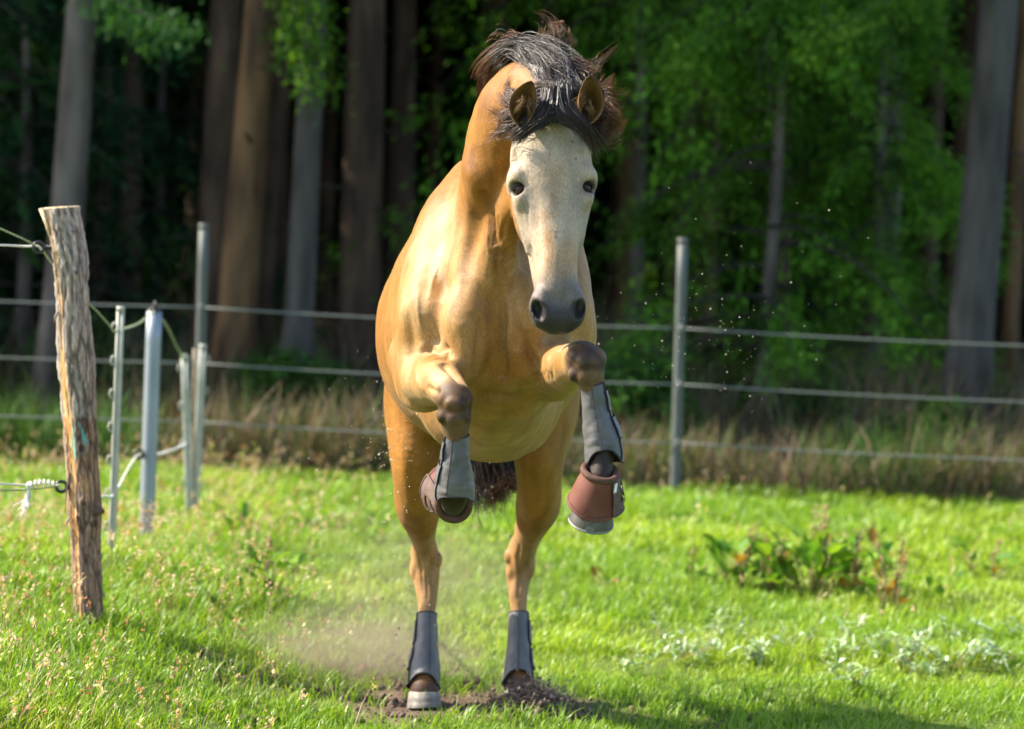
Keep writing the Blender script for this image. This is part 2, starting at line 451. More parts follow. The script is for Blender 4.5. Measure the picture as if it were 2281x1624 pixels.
# trees added beyond the left side to keep the sun out of the wood
GRP = 'conifers added beyond the paddock corner to shade the wood'
for k in range(20):
    D = (20.5, 23.5, 27.0, 31.0)[k % 4]; px = PW / 2 - (4.6 + D * .03 + (k // 4) * 2.9 + (k % 4) * .6) / mpp(D)
    tree('conifer_tree', px, px + 30, D, .3 / mpp(D), M_BARK_BROWN, FAR[k % 2], 'conifer added past the paddock corner to shade the wood', GRP, stubs=0, seed=130 + k, crown_rot=k * 1.7)

# young conifers whose hanging sprays reach the fence
def young(px, D, scale, rot, label, idx, lean=0.0, lib=None, lift=0.0):
    b = PX_(px, D); lift_ = lift
    root = empty('young_conifer', b)
    mb, pts, rad = trunk_mesh(b, b + np.array([lean, 0, 5.4 * scale + lift]), .06, .012, idx)
    mb.build('trunk', M_BARK_GREY, root)
    me, bm = (lib or LOW)[idx % len(lib or LOW)]
    if not me.materials: me.materials.append(M_FOL)
    if not bm.materials: bm.materials.append(M_TWIG)
    for nm, mm in (('crown', me), ('limbs', bm)):
        o = bpy.data.objects.new(nm, mm); COL.objects.link(o); o.parent = root; o.matrix_parent_inverse = root.matrix_world.inverted()
        o.location = (b[0], b[1], b[2] + lift_); o.rotation_euler = (0, 0, rot); o.scale = (scale,) * 3
        if nm == 'limbs': o['kind'] = 'stuff'
    tag(root, label, 'tree', 'young conifers along the wood edge')
def PX_(px, D):
    a = (px - PW / 2) / FPX
    q = PZ(px, 430 + FPX * CAM_H / D, 0.0)
    x = P(px, 430 + FPX * CAM_H / D + (px - PW / 2) * .0436, D)[0]
    return np.array([x, D, float(gz(x, D)) - .02])
young(1690, 19.2, 1.0, .4, 'bright green young conifer with hanging sprays behind the right galvanised post', 0)
young(1930, 19.8, .82, 2.0, 'lower young conifer filling the gap before the brown-grey spruce trunk', 1)
young(1400, 20.6, 1.2, 3.3, 'young conifer whose sprays show behind the horse ears', 2, lift=1.5)
young(40, 19.6, .95, 1.1, 'bluish young conifer behind the bark-covered fence post', 1, lib=TEAL)
young(345, 23.5, .9, 4.0, 'small young conifer in the gap between dark trunks', 2, lib=TEAL)
# low shrubs at the foot of the wood
SHR = [crown('foliage', .05, .75, .55, 34, 9, 9, .075, .25, (.018, .060, .012), (.05, .13, .022), 400 + sd, minr=.5, power=.3, jit=.05, down=.3) for sd in range(2)]
for k, (px, D, sc, lb) in enumerate([(600, 17.9, .9, 'low green bush at the foot of the sunlit golden-brown pine'), (735, 18.0, .8, 'low green bush below the smooth blue-grey trunk'), (1420, 17.7, 1.1, 'rounded green bush behind the wires beside the raised foreleg'),
                                   (180, 18.3, 1.0, 'green bush under the thick grey leaning pine'), (1800, 18.2, .7, 'small green bush under the hanging conifer sprays'), (2060, 17.6, .75, 'small bush at the foot of the thick dark grey pine'), (800, 16.9, .55, 'little dark bush by the fence beside the horse thigh')]):
    b = PX_(px, D); root = empty('shrub', b); me, bm = SHR[k % 2]
    if not me.materials: me.materials.append(M_FOL)
    if not bm.materials: bm.materials.append(M_TWIG)
    for nm, mm in (('foliage', me), ('twigs', bm)):
        o = bpy.data.objects.new(nm, mm); COL.objects.link(o); o.parent = root; o.matrix_parent_inverse = root.matrix_world.inverted()
        o.location = tuple(b); o.rotation_euler = (0, 0, k * 1.9); o.scale = (sc,) * 3
        if nm == 'twigs': o['kind'] = 'stuff'
    tag(root, lb, 'bush', 'low bushes at the wood edge')
# ================================================================== FENCES
M_GALV = mat_simple('galvanised_steel', (.085, .095, .090), rough=.6, metal=.1, var=.12, scale=25, stretch=(1, 1, .2))
M_GALV2 = mat_simple('new_galvanised_tube', (.24, .27, .31), rough=.45, metal=.4, var=.10, scale=25, stretch=(1, 1, .2))
M_PLAST = mat_simple('pale_plastic', (.36, .36, .30), rough=.5, var=.12, scale=30)
M_PLAST2 = mat_simple('weathered_brown_rod', (.22, .17, .11), rough=.6, var=.2, scale=30)
M_BLACKP = mat_simple('black_insulator_plastic', (.012, .012, .015), rough=.3, spec=.6, var=.1)
M_WIRE = mat_simple('pale_fence_rope', (.17, .185, .175), rough=.6, var=.12, scale=40)
M_ROPEW = mat_simple('white_rope', (.72, .72, .68), rough=.8, var=.1, scale=150, bump=.4, bscale=400)
M_ROPEG = mat_simple('green_rope', (.30, .36, .20), rough=.8, var=.25, scale=120, bump=.4, bscale=400)

def twisted(pts, r, turns, n=3, seg=5):
    """rope of n twisted strands"""
    pts = np.asarray(pts, float); T = np.gradient(pts, axis=0)
    mb = MB(); a = nrm(np.cross(T[0], [.1, .2, 1])); A = []
    for t in T:
        t = nrm(t); a = nrm(a - t * (a @ t)); A.append((a, np.cross(t, a)))
    for k in range(n):
        ph = k / n * 2 * math.pi; q = []
        for i, p in enumerate(pts):
            w = ph + turns * 2 * math.pi * i / (len(pts) - 1)
            q.append(p + r * .55 * (math.cos(w) * A[i][0] + math.sin(w) * A[i][1]))
        mb.tube(q, r * .56, seg)
    return mb
def torus_pts(c, n, r, k=25, a0=0, a1=2 * math.pi):
    n = nrm(n); u = nrm(np.cross(n, [0.1, .2, 1])); v = np.cross(n, u)
    return [c + r * (math.cos(a) * u + math.sin(a) * v) for a in np.linspace(a0, a1, k)]

# --- far fence: galvanised posts and three pale ropes --------------------
FD = 15.7
far_px = [(-660, 470, 1055), (455, 500, 1100), (1521, 532, 1118), (2620, 585, 1170)]
wz = [1.02, .685, .335]
LBL = {1: 'galvanised post of the back fence in front of the dark brown spruce trunk', 2: 'galvanised post of the back fence in front of the hanging green sprays'}
posts = []
for k, (px, pt, pb) in enumerate(far_px):
    b = P(px - 18, pb, FD); b[2] = float(gz(b[0], FD)) - .25
    t = P(px, pt, FD)
    posts.append((b, t))
    root = empty('fence_post', b)
    mb = MB(); pts = np.linspace(b, t, 8); mb.tube(pts, .030, 20, cap=True); mb.build('tube', M_GALV, root)
    c = MB(); c.tube([t - nrm(t - b) * .03, t + nrm(t - b) * .004], .032, 20); c.build('cap', M_GALV, root)
    for z in wz:
        w = (z - b[2]) / (t[2] - b[2]); q = b + (t - b) * w
        s = MB(); s.tube([q + np.array([0, -.035, 0]), q + np.array([0, -.06, 0])], .010, 8); s.tube(torus_pts(q + np.array([0, -.072, 0]), (1, 0, 0), .016), .007, 7)
        s.build('insulator', M_WIRE, root)
    tag(root, LBL.get(k, 'galvanised post of the back fence standing past the paddock edge'), 'post', 'galvanised posts of the back fence')
for j, z in enumerate(wz):
    mb = MB()
    for (b0, t0), (b1, t1) in zip(posts[:-1], posts[1:]):
        q0 = b0 + (t0 - b0) * ((z - b0[2]) / (t0[2] - b0[2])) + np.array([0, -.072, 0]); q1 = b1 + (t1 - b1) * ((z - b1[2]) / (t1[2] - b1[2])) + np.array([0, -.072, 0])
        pts = [q0 * (1 - s) + q1 * s - np.array([0, 0, .018 * 4 * s * (1 - s)]) for s in np.linspace(0, 1, 14)]
        mb.tube(pts, .0048, 7)
    o = mb.build('fence_rope', M_WIRE)
    tag(o, ['top pale rope of the back fence strung between galvanised posts', 'middle pale rope of the back fence strung between galvanised posts', 'lowest pale rope of the back fence strung between galvanised posts'][j], 'rope', 'ropes of the back fence')

# --- bark-covered wooden post ---------------------------------------------
WD = 9.2
prof = [(138, 463, 39), (140, 480, 39), (152, 540, 38), (158, 590, 38), (161, 680, 36.5), (169, 800, 41), (175, 880, 39), (180, 960, 37), (184, 1050, 35), (189, 1130, 37), (191, 1200, 32), (193, 1260, 32), (198, 1340, 31), (201, 1400, 32), (203, 1450, 33)]
PC = catmull(np.array([[*P(a, b, WD), c * mpp(WD)] for a, b, c in prof]), 230)
root = empty('wooden_post', P(200, 1385, WD))
nu, nv = 230, 132
V = np.zeros((nu, nv, 3)); Cc = np.zeros((nu, nv, 3))
for i in range(nu):
    c = PC[i, :3]; r0 = PC[i, 3]
    py = 463 + (1450 - 463) * i / (nu - 1)
    for j in range(nv):
        a = j / nv * 2 * math.pi            # 0 towards the camera, +pi/2 to the right
        w = Vector((math.cos(a) * 1.0 + 3, math.sin(a) * 1.0, c[2] * 3.2))
        ds, _ = mnoise.voronoi(Vector((math.cos(a) * 2.6, math.sin(a) * 2.6, c[2] * 7.0)) + Vector((1, 1, 1)) * .55 * mnoise.noise(w * 2.2))
        crack = min(1.0, (ds[1] - ds[0]) / .30)
        ds2, _ = mnoise.voronoi(Vector((math.cos(a) * 6.5 + 9, math.sin(a) * 6.5, c[2] * 19.0)))
        crack2 = min(1.0, (ds2[1] - ds2[0]) / .25)
        n1 = mnoise.noise(w * 1.1); n2 = mnoise.noise(Vector((math.cos(a) * 5, math.sin(a) * 5, c[2] * 12))); n3 = mnoise.noise(Vector((math.cos(a) * 16, math.sin(a) * 16, c[2] * 60)))
        # bark is missing in strips on the left front
        sdeg = math.degrees(a if a < math.pi else a - 2 * math.pi)
        strip = math.exp(-((sdeg + 42 + 14 * n1) / (13 if py > 820 else 8)) ** 2) * (1.0 if py > 640 else .5)
        bare = max(0.0, min(1.0, strip * 1.5 + (.55 * max(0, n1 - .18) if py > 650 else 0) - .25 * crack2))
        if py > 1000: bare = max(bare, .55 * max(0, min(1, (n2 + .1) * 2)) * (1 if -40 < sdeg < 40 else .3))
        d = (.0055 * (crack - .6) + .0022 * (crack2 - .5)) * (1 - .75 * bare) + .0045 * n1 + .002 * n2 + .0016 * n3 - .0055 * bare
        bark = np.array([.33, .26, .21]) * (.30 + .80 * crack) * (.75 + .3 * crack2) * (1 + .55 * n3)
        if n2 > .12: bark = bark * .6 + np.array([.46, .43, .39]) * .4 * (1 + .4 * n3)
        if py > 930: bark = bark * np.array([.82, .68, .62])
        wd = np.array([.55, .27, .09]) * (1 + .5 * n3) if n2 > -.1 else np.array([.58, .40, .22]) * (1 + .4 * n3)
        if py > 1080 and sdeg > -20: wd = np.array([.17, .085, .055]) * (1 + .5 * n3)
        col = bark * (1 - bare) + wd * bare
        tq = max(math.exp(-(((py - 975) / 34) ** 2 + ((sdeg + 20) / 9) ** 2)), math.exp(-(((py - 955 - (sdeg - 14) * .9) / 13) ** 2 + ((sdeg - 16) / 16) ** 2)))
        if tq * (1 + .9 * n3 + .8 * n2) > .42: col = col * .25 + np.array([.13, .42, .36]) * .75
        for (kx, ky, kr) in ((12, 985, 9), (6, 1085, 8), (-14, 1120, 9), (40, 1130, 12), (25, 690, 7), (30, 575, 6)):       # knots
            q = math.hypot((sdeg - kx) / 57.3 * 38, py - ky) / kr
            if q < 1.7: d += .006 * math.exp(-(q - .9) ** 2 * 5); col = col * (1 if q > .75 else .45)
        V[i, j] = c + (r0 + d) * np.array([math.sin(a), -math.cos(a), 0]); Cc[i, j] = col
V[0, :, 2] += .0
tilt = np.array([math.sin(q / nv * 2 * math.pi) for q in range(nv)])
for i in range(6): V[i, :, 2] += tilt * .006 * (1 - i / 6)
mb = MB(); mb.grid(V.reshape(-1, 3), nu, nv, closed_v=True, col=np.clip(Cc.reshape(-1, 3), .004, 1))
M_BARKP = mat_attr('post_bark', rough=.85, spec=.25, bump=.5, bscale=140, stretch=(1, 1, .3))
mb.build('bark_stem', M_BARKP, root)
M_CUT = mat_simple('cut_wood', (.48, .36, .22), rough=.8, var=.2, scale=60, bump=.3)
top = V[0].copy(); cen = top.mean(0) + np.array([0, 0, .002])
ring2 = cen + (top - cen) * .93 + np.array([0, 0, .004])
tb = MB(); tb.add(np.vstack([top, ring2, cen[None, :] + np.array([[0, 0, .003]])]), [(j, (j + 1) % nv, nv + (j + 1) % nv, nv + j) for j in range(nv)] + [(nv + j, nv + (j + 1) % nv, 2 * nv) for j in range(nv)])
tb.build('cut_top', M_CUT, root)
# splinter standing off at the top left
sp = MB(); A0 = P(115, 545, WD - .02); A1 = P(104, 500, WD - .03); A2 = P(91, 464, WD - .03)
sp.tube([A0, A1, A2], [.004, .011, .014], 6, flat=.45); sp.build('splinter', M_CUT, root)
# loose bark curls on the left edge and a branch stub on the right
for (x0, y0, x1, y1) in ((150, 1050, 146, 1140), (152, 1150, 147, 1175), (155, 1180, 150, 1240), (126, 690, 122, 720)):
    f_ = MB(); f_.tube([P(x0 + 4, y0, WD - .03), P((x0 + x1) / 2, (y0 + y1) / 2, WD - .045), P(x1, y1, WD - .04)], [.004, .006, .001], 5, flat=.35); f_.build('bark_flake', M_BARKP if False else mat_simple('bark_flake', (.17, .13, .10), rough=.9), root)
st = MB(); st.tube([P(206, 1140, WD - .02), P(222, 1137, WD - .04), P(230, 1140, WD - .05)], [.022, .016, .008], 9); st.build('branch_stub', mat_simple('stub_bark', (.11, .065, .05), rough=.9, bump=.6), root)
tag(root, 'knotty bark-covered wooden post with turquoise paint dabs standing in the grass', 'post')

# ring insulators screwed into the post
def insulator(c, screw_to, label):
    o = empty('ring_insulator', c)
    a = MB(); a.tube(torus_pts(c, np.array([.25, -1, .15]), .018, 31), .0062, 9, cap=False); a.build('ring', M_BLACKP, o)
    d = nrm(screw_to - c); b = MB()
    b.tube([c + d * .02, screw_to], .006, 8)
    for k in range(4): b.tube([c + d * (.024 + k * .006), c + d * (.027 + k * .006)], .009, 9)
    b.build('screw_neck', M_BLACKP, o)
    tag(o, label, 'insulator', 'black ring insulators on the wooden post')
    return o
i1 = P(86, 551, WD - .03); i2 = P(137, 1084, WD - .03)
insulator(i1, P(124, 552, WD - .02), 'black ring insulator screwed in near the top of the wooden post')
insulator(i2, P(162, 1086, WD - .02), 'black ring insulator low on the wooden post holding the knotted rope')

def rope(pix, r, mat, label, turns=40, n=60, sag=0.0, group='ropes of the paddock side fence'):
    pts = catmull(np.array([P(*q) for q in pix]), n)
    mb = twisted(pts, r, turns)
    return tag(mb.build('rope', mat), label, 'rope', group)
rope([(-260, 395, 7.9), (0, 509, 8.6), (85, 551, WD - .03), (118, 590, WD + .06), (160, 640, WD + .14), (200, 678, 9.6), (225, 703, 9.9), (255, 738, 10.45)], .0042, M_ROPEG, 'green rope slanting through the upper ring insulator down to the clip post', 70, 110)
rope([(-260, 540, 7.9), (0, 546, 8.7), (60, 549, WD - .04), (84, 548, WD - .05), (92, 556, WD - .05)], .0042, M_ROPEW, 'white rope pulled level to the upper ring insulator', 60, 90)
rope([(-260, 1066, 8.2), (0, 1078, 8.8), (60, 1080, 9.1), (100, 1076, WD - .05), (130, 1083, WD - .05), (137, 1090, WD - .04)], .0045, M_ROPEW, 'white rope knotted to the lower ring insulator', 60, 90)
rope([(-260, 1096, 8.2), (0, 1092, 8.8), (60, 1090, 9.08), (110, 1085, WD - .06), (134, 1080, WD - .06)], .0042, M_ROPEG, 'greenish rope running under the knotted white rope', 60, 90)
rope([(228, 1105, 9.6), (240, 1106, 10.2), (250, 1105, 10.6), (262, 1088, 10.8), (285, 1045, 11.4), (305, 1014, 12.2)], .0045, M_ROPEW, 'pale lower rope rising from the clip post to the round steel post', 40, 70)
rope([(255, 738, 10.45), (275, 733, 10.9), (310, 720, 11.6), (345, 692, 12.3)], .0048, M_ROPEG, 'sagging rope from the clip post to the top of the round steel post', 40, 60)
rope([(345, 692, 12.3), (372, 728, 12.7), (398, 780, 13.1), (415, 806, 13.4)], .0055, M_ROPEG, 'green rope dropping from the round steel post to the bunched rods', 40, 60)
rope([(310, 1013, 12.25), (350, 1012, 12.5), (385, 1002, 13.0), (415, 988, 13.4)], .0055, M_ROPEW, 'slack lower rope between the round steel post and the bunched rods', 40, 60)
# knot and frayed tail on the lower rope
kn = empty('rope_knot', P(66, 1080, 9.08))
kb = MB()
for k, dx in enumerate((0, 9, 18)): kb.tube(torus_pts(P(62 + dx * .4, 1082 + (k % 2) * 2, 9.06), (1, .25, .15 * (k - 1)), .0105, 17), .0042, 6, cap=False)
for k in range(6):
    c0 = P(70 + k * 10, 1078 - 4 * math.sin(k / 5 * 3), 9.07 + k * .012); kb.tube(torus_pts(c0, (1, .3, .5), .007, 13), .0042, 6, cap=False)
kb.build('coils', M_ROPEW, kn)
fr = MB(); rr = np.random.default_rng(3)
for k in range(26):
    x1 = 52 + rr.normal(0, 8); y1 = 1150 + rr.uniform(-34, 8)
    fr.tube(catmull(np.array([P(64, 1086, 9.05), P(60 + rr.normal(0, 2.5), 1108, 9.05 + rr.normal(0, .005)), P(57 + rr.normal(0, 4), 1128, 9.05 + rr.normal(0, .01)), P(x1, y1, 9.05 + rr.normal(0, .015))]), 10), [.0016] * 7 + [.0012, .0008, .0004], 4)
fr.tube([P(62, 1112, 9.05), P(45, 1118, 9.05), P(30, 1126, 9.05), P(28, 1130, 9.05)], [.0014, .0012, .001, .0005], 4)
fr.build('frayed_tail', M_ROPEW, kn)
tag(kn, 'white rope knot with a frayed tail hanging beside the lower insulator', 'knot')

# thin plastic clip posts
def clip_post(topx, topy, basx, basy, D, label, mat=M_PLAST, double=True, clips=8, w=.0085, side=-1):
    t = P(topx, topy, D); b = P(basx, basy, D); b[2] = min(b[2], float(gz(b[0], D))) - .03
    ax = nrm(t - b); s = np.array([1.0, 0, 0]); s = nrm(s - ax * (s @ ax))
    root = empty('clip_post', b)
    offs = (-w * .95, w * .95) if double else (0.0,)
    for o_ in offs:
        m_ = MB(); m_.tube(np.linspace(b + s * o_, t + s * o_, 6), w, 10); m_.build('rod', mat, root)
    if double:
        m_ = MB(); m_.box((b + t) / 2 + np.array([0, w * .5, 0]), s * w * .8, np.array([0, w * .3, 0]), ax * np.linalg.norm(t - b) * .495); m_.build('web', M_GALV, root, smooth=False)
        m_ = MB(); m_.tube([t - ax * .012, t + ax * .006], w * 2.0, 14); m_.build('top_cap', mat, root)
    for k in range(clips):
        q = b + (t - b) * (.10 + .83 * k / max(1, clips - 1)) + s * side * w * 2.2
        m_ = MB(); m_.tube([q + s * (-side) * .006 - ax * .016, q + s * side * .009 - ax * .016, q + s * side * .014, q + s * side * .009 + ax * .016, q + s * (-side) * .004 + ax * .02], .0045, 6); m_.build('clip', mat, root)
    tag(root, label, 'post')
clip_post(269, 686, 246, 1292, 10.65, 'thin pale double-rod clip post between wooden post and round steel post')
clip_post(411, 792, 424, 1182, 13.4, 'pale rod tilted left in the bunch behind the round steel post', w=.010, clips=5)
clip_post(434, 776, 428, 1182, 13.5, 'weathered brown rod in the middle of the bunch', mat=M_PLAST2, double=False, w=.010, clips=4)
clip_post(452, 770, 432, 1178, 13.6, 'pale rod tilted right in the bunch behind the round steel post', w=.010, clips=6, side=1)
# round steel tube post
b = P(325, 1224, 12.3); t = P(344, 694, 12.3); b2 = b + (b - t) * .06
root = empty('steel_post', b)
mb = MB(); mb.tube(np.linspace(b2, t, 10), .036, 28); mb.build('tube', M_GALV2, root)
c = MB(); ax = nrm(t - b); c.tube([t + ax * .001, t + ax * .010, t + ax * .016], [.037, .033, .012], 20); c.tube([t + ax * .016, t + ax * .03], .010, 10); c.tube(torus_pts(t + ax * .034, (1, .4, 0), .014), .005, 7); c.build('top_insulator', M_BLACKP, root)
q = P(309, 1012, 12.25); c = MB(); c.tube(torus_pts(q, (.4, -1, 0), .02), .008, 8, cap=False); c.tube([q + np.array([.02, .0, 0]), P(322, 1014, 12.28)], .007, 8); c.build('side_insulator', M_BLACKP, root)
tag(root, 'round galvanised steel post with black top insulator in the side fence', 'post')
# ================================================================== HORSE
def PX(px, z, Y):
    a = (px - PW / 2) / FPX
    dz = z - CAM_H
    b = (dz * (_f[1] + _R[1] * a) - Y * (_f[2] + _R[2] * a)) / (Y * _U[2] - dz * _U[1])
    d = _f + _R * a + _U * b
    return CAM + d * (Y / d[1])

class Field:
    """signed distance field on a rectilinear grid"""
    def __init__(s, xs, ys, zs):
        s.g = [np.asarray(q, np.float32) for q in (xs, ys, zs)]
        s.F = np.full([len(q) for q in s.g], 0.5, np.float32)
    def _win(s, lo, hi):
        return tuple(slice(max(0, int(np.searchsorted(g, l)) - 1), min(len(g), int(np.searchsorted(g, h)) + 1)) for g, l, h in zip(s.g, lo, hi))
    def _ell(s, win, c, A, r):
        x = (s.g[0][win[0]] - c[0])[:, None, None]; y = (s.g[1][win[1]] - c[1])[None, :, None]; z = (s.g[2][win[2]] - c[2])[None, None, :]
        k0 = 0; k1 = 0
        for i in range(3):
            q = (x * np.float32(A[i][0] / r[i]) + y * np.float32(A[i][1] / r[i]) + z * np.float32(A[i][2] / r[i]))
            q *= q
            k0 = k0 + q; k1 = k1 + q * np.float32(1 / r[i] ** 2)
        k0 = np.sqrt(k0)
        return k0 * (k0 - 1) / (np.sqrt(k1) + 1e-6)
    def combine(s, items, k, sub=False):
        """items: list of (centre, axes, radii): hard union of ellipsoids, blended into the field"""
        mg = k + 0.02
        ext = []
        for c, A, r in items:
            e = np.sqrt(((np.asarray(A) * np.asarray(r)[:, None]) ** 2).sum(0)) + mg
            ext.append((c - e, c + e))
        lo = np.min([e[0] for e in ext], 0); hi = np.max([e[1] for e in ext], 0)
        W = s._win(lo, hi)
        T = np.full([w.stop - w.start for w in W], 0.5, np.float32)
        for (c, A, r), (l, h) in zip(items, ext):
            w = s._win(l, h)
            if any(q.stop <= q.start for q in w): continue
            loc = tuple(slice(q.start - o.start, q.stop - o.start) for q, o in zip(w, W))
            np.minimum(T[loc], s._ell(w, c, A, r), out=T[loc])
        a = s.F[W]
        if sub:
            T = -T
            h = np.maximum(k - np.abs(a - T), 0) / k
            s.F[W] = np.maximum(a, T) + h * h * (k * 0.25)
        else:
            h = np.maximum(k - np.abs(a - T), 0) / k
            s.F[W] = np.minimum(a, T) - h * h * (k * 0.25)
    def sweep(s, st, k=0.03, sub=False, lat=(1, 0, 0), axial=1.0, dens=0.10):
        """st: stations (point, lateral radius, sagittal radius)"""
        D = np.array([[*p, a, b] for p, a, b in st], float)
        L = np.linalg.norm(np.diff(D[:, :3], axis=0), axis=1).sum()
        rmin = D[:, 3:].min()
        n = int(np.clip(L / (dens * np.median(D[:, 3:].min(1))), 6, 150))
        Q = catmull(D, n)
        tang = np.gradient(Q[:, :3], axis=0)
        items = []
        for q, t in zip(Q, tang):
            t = nrm(t); l = np.asarray(lat, float); l = nrm(l - t * (l @ t)); sg = np.cross(t, l)
            ra, rb = max(q[3], .004), max(q[4], .004)
            items.append((q[:3], np.array([l, sg, t]), np.array([ra, rb, axial * min(ra, rb)])))
        s.combine(items, k, sub)
    def blob(s, c, r, k=0.03, A=None, sub=False):
        s.combine([(np.asarray(c, float), np.eye(3) if A is None else np.asarray(A, float), np.asarray(r, float))], k, sub)
    def mesh(s):
        F = s.F; S = F < 0
        nx, ny, nz = F.shape
        cnt = np.zeros((nx - 1, ny - 1, nz - 1), np.uint8)
        for i in (0, 1):
            for j in (0, 1):
                for k in (0, 1):
                    cnt += S[i:nx - 1 + i, j:ny - 1 + j, k:nz - 1 + k]
        act = (cnt > 0) & (cnt < 8)
        I, J, K = np.nonzero(act)
        idx = np.full(act.shape, -1, np.int32); idx[I, J, K] = np.arange(len(I))
        acc = np.zeros((len(I), 3)); num = np.zeros(len(I))
        gx, gy, gz = s.g
        corners = [(i, j, k) for i in (0, 1) for j in (0, 1) for k in (0, 1)]
        for c0 in corners:
            for ax in range(3):
                if c0[ax]: continue
                c1 = list(c0); c1[ax] = 1
                a = F[I + c0[0], J + c0[1], K + c0[2]]; b = F[I + c1[0], J + c1[1], K + c1[2]]
                mk = (a < 0) != (b < 0)
                t = np.where(mk, a / np.where(mk, a - b, 1), 0)
                p0 = np.stack([gx[I + c0[0]], gy[J + c0[1]], gz[K + c0[2]]], 1); p1 = np.stack([gx[I + c1[0]], gy[J + c1[1]], gz[K + c1[2]]], 1)
                p = p0 + (p1 - p0) * t[:, None]
                acc[mk] += p[mk]; num[mk] += 1
        V = acc / np.maximum(num, 1)[:, None]
        Fs = []
        for ax in range(3):
            sl0 = [slice(1, -1)] * 3; sl1 = [slice(1, -1)] * 3
            sl0[ax] = slice(0, -1); sl1[ax] = slice(1, None)
            a = S[tuple(sl0)]; b = S[tuple(sl1)]
            e = np.nonzero(a != b)
            flip = a[e]
            g = [e[0] + (ax != 0), e[1] + (ax != 1), e[2] + (ax != 2)]
            o1, o2 = [(1, 2), (2, 0), (0, 1)][ax]
            def cell(d1, d2):
                q = [g[0].copy(), g[1].copy(), g[2].copy()]
                q[o1] = q[o1] - d1; q[o2] = q[o2] - d2
                return idx[q[0], q[1], q[2]]
            quad = np.stack([cell(1, 1), cell(0, 1), cell(0, 0), cell(1, 0)], 1)
            quad[~flip] = quad[~flip][:, ::-1]
            Fs.append(quad)
        Fq = np.vstack(Fs)
        Fq = Fq[(Fq >= 0).all(1)]
        return V, Fq

def taubin(V, F, it=3, lam=0.5, mu=-0.53):
    e = np.vstack([F[:, [0, 1]], F[:, [1, 2]], F[:, [2, 3]], F[:, [3, 0]]])
    n = len(V); deg = np.bincount(e[:, 0], minlength=n) + np.bincount(e[:, 1], minlength=n)
    for k in range(it * 2):
        S = np.stack([np.bincount(e[:, 0], V[e[:, 1], c], n) + np.bincount(e[:, 1], V[e[:, 0], c], n) for c in range(3)], 1)
        V = V + (lam if k % 2 == 0 else mu) * (S / np.maximum(deg, 1)[:, None] - V)
    return V

def vnormals(V, F):
    nn = np.cross(V[F[:, 2]] - V[F[:, 0]], V[F[:, 3]] - V[F[:, 1]])
    N = np.zeros_like(V)
    for c in range(3):
        for j in range(4): N[:, c] += np.bincount(F[:, j], nn[:, c], len(V))
    return N / (np.linalg.norm(N, axis=1)[:, None] + 1e-12)

# head frame --------------------------------------------------------
HA = P(1227, 220, 7.12); HB = P(1248, 733, 6.99)
HS = np.linalg.norm(HB - HA) / 0.63
h_l = nrm(HB - HA)
_yaw = math.radians(4.0)
h_n = nrm(np.array([math.sin(_yaw), -math.cos(_yaw), 0.0]) - h_l * (np.array([math.sin(_yaw), -math.cos(_yaw), 0.0]) @ h_l))
h_x = np.cross(h_n, h_l); h_x = h_x if h_x[0] > 0 else -h_x
HM = np.array([h_x, h_n, h_l])
def H(l, x, n): return HA + HS * (l * h_l + x * h_x + n * h_n)

# leg stations (point, lateral, sagittal) -----------------------------
def ST(rows): return [(P(a, b, c), d, e) for a, b, c, d, e in rows]
HIND_L = ST([(945, 780, 9.02, .13, .24), (935, 900, 8.94, .122, .215), (931, 1000, 8.87, .098, .17), (931, 1070, 8.88, .083, .135), (933, 1120, 8.94, .073, .108),
             (939, 1165, 9.02, .055, .082), (944, 1205, 9.08, .042, .060), (948, 1246, 9.13, .048, .068), (949, 1286, 9.12, .047, .056), (951, 1328, 9.09, .035, .044),
             (951, 1370, 9.06, .028, .036), (948, 1450, 9.01, .026, .033), (944, 1503, 8.97, .039, .043), (944, 1530, 8.945, .047, .046), (944, 1541, 8.94, .051, .050)])
HIND_R = ST([(1205, 780, 9.07, .13, .24), (1215, 900, 9.0, .118, .215), (1203, 1000, 8.95, .092, .17), (1200, 1070, 8.96, .076, .135), (1197, 1120, 9.02, .069, .108),
             (1187, 1160, 9.1, .06, .082), (1172, 1200, 9.17, .046, .060), (1159, 1240, 9.24, .050, .068), (1157, 1284, 9.24, .044, .056), (1155, 1325, 9.21, .033, .044),
             (1155, 1365, 9.19, .028, .036), (1155, 1440, 9.15, .027, .033), (1155, 1500, 9.11, .039, .043), (1157, 1525, 9.085, .047, .046), (1158, 1535, 9.08, .051, .050)])
FORE_L = ST([(930, 800, 7.70, .085, .10), (945, 838, 7.62, .082, .092), (962, 843, 7.48, .074, .076), (985, 855, 7.34, .062, .062), (1003, 872, 7.24, .050, .050), (1013, 893, 7.19, .047, .043),
             (1014, 925, 7.19, .044, .043), (1016, 955, 7.20, .036, .040), (1017, 985, 7.21, .030, .036), (1014, 1050, 7.235, .028, .034), (1012, 1100, 7.26, .036, .041), (1009, 1122, 7.30, .033, .034), (1005, 1118, 7.36, .035, .034)])
FORE_R = ST([(1225, 780, 7.68, .085, .10), (1236, 822, 7.58, .082, .090), (1252, 823, 7.42, .074, .072), (1276, 812, 7.24, .060, .058), (1295, 800, 7.12, .049, .048), (1307, 800, 7.055, .047, .043),
             (1311, 825, 7.045, .044, .042), (1316, 850, 7.05, .034, .038), (1322, 885, 7.055, .029, .035), (1333, 940, 7.065, .028, .034), (1343, 985, 7.075, .037, .042), (1340, 1025, 7.06, .032, .034), (1337, 1060, 7.045, .034, .034)])

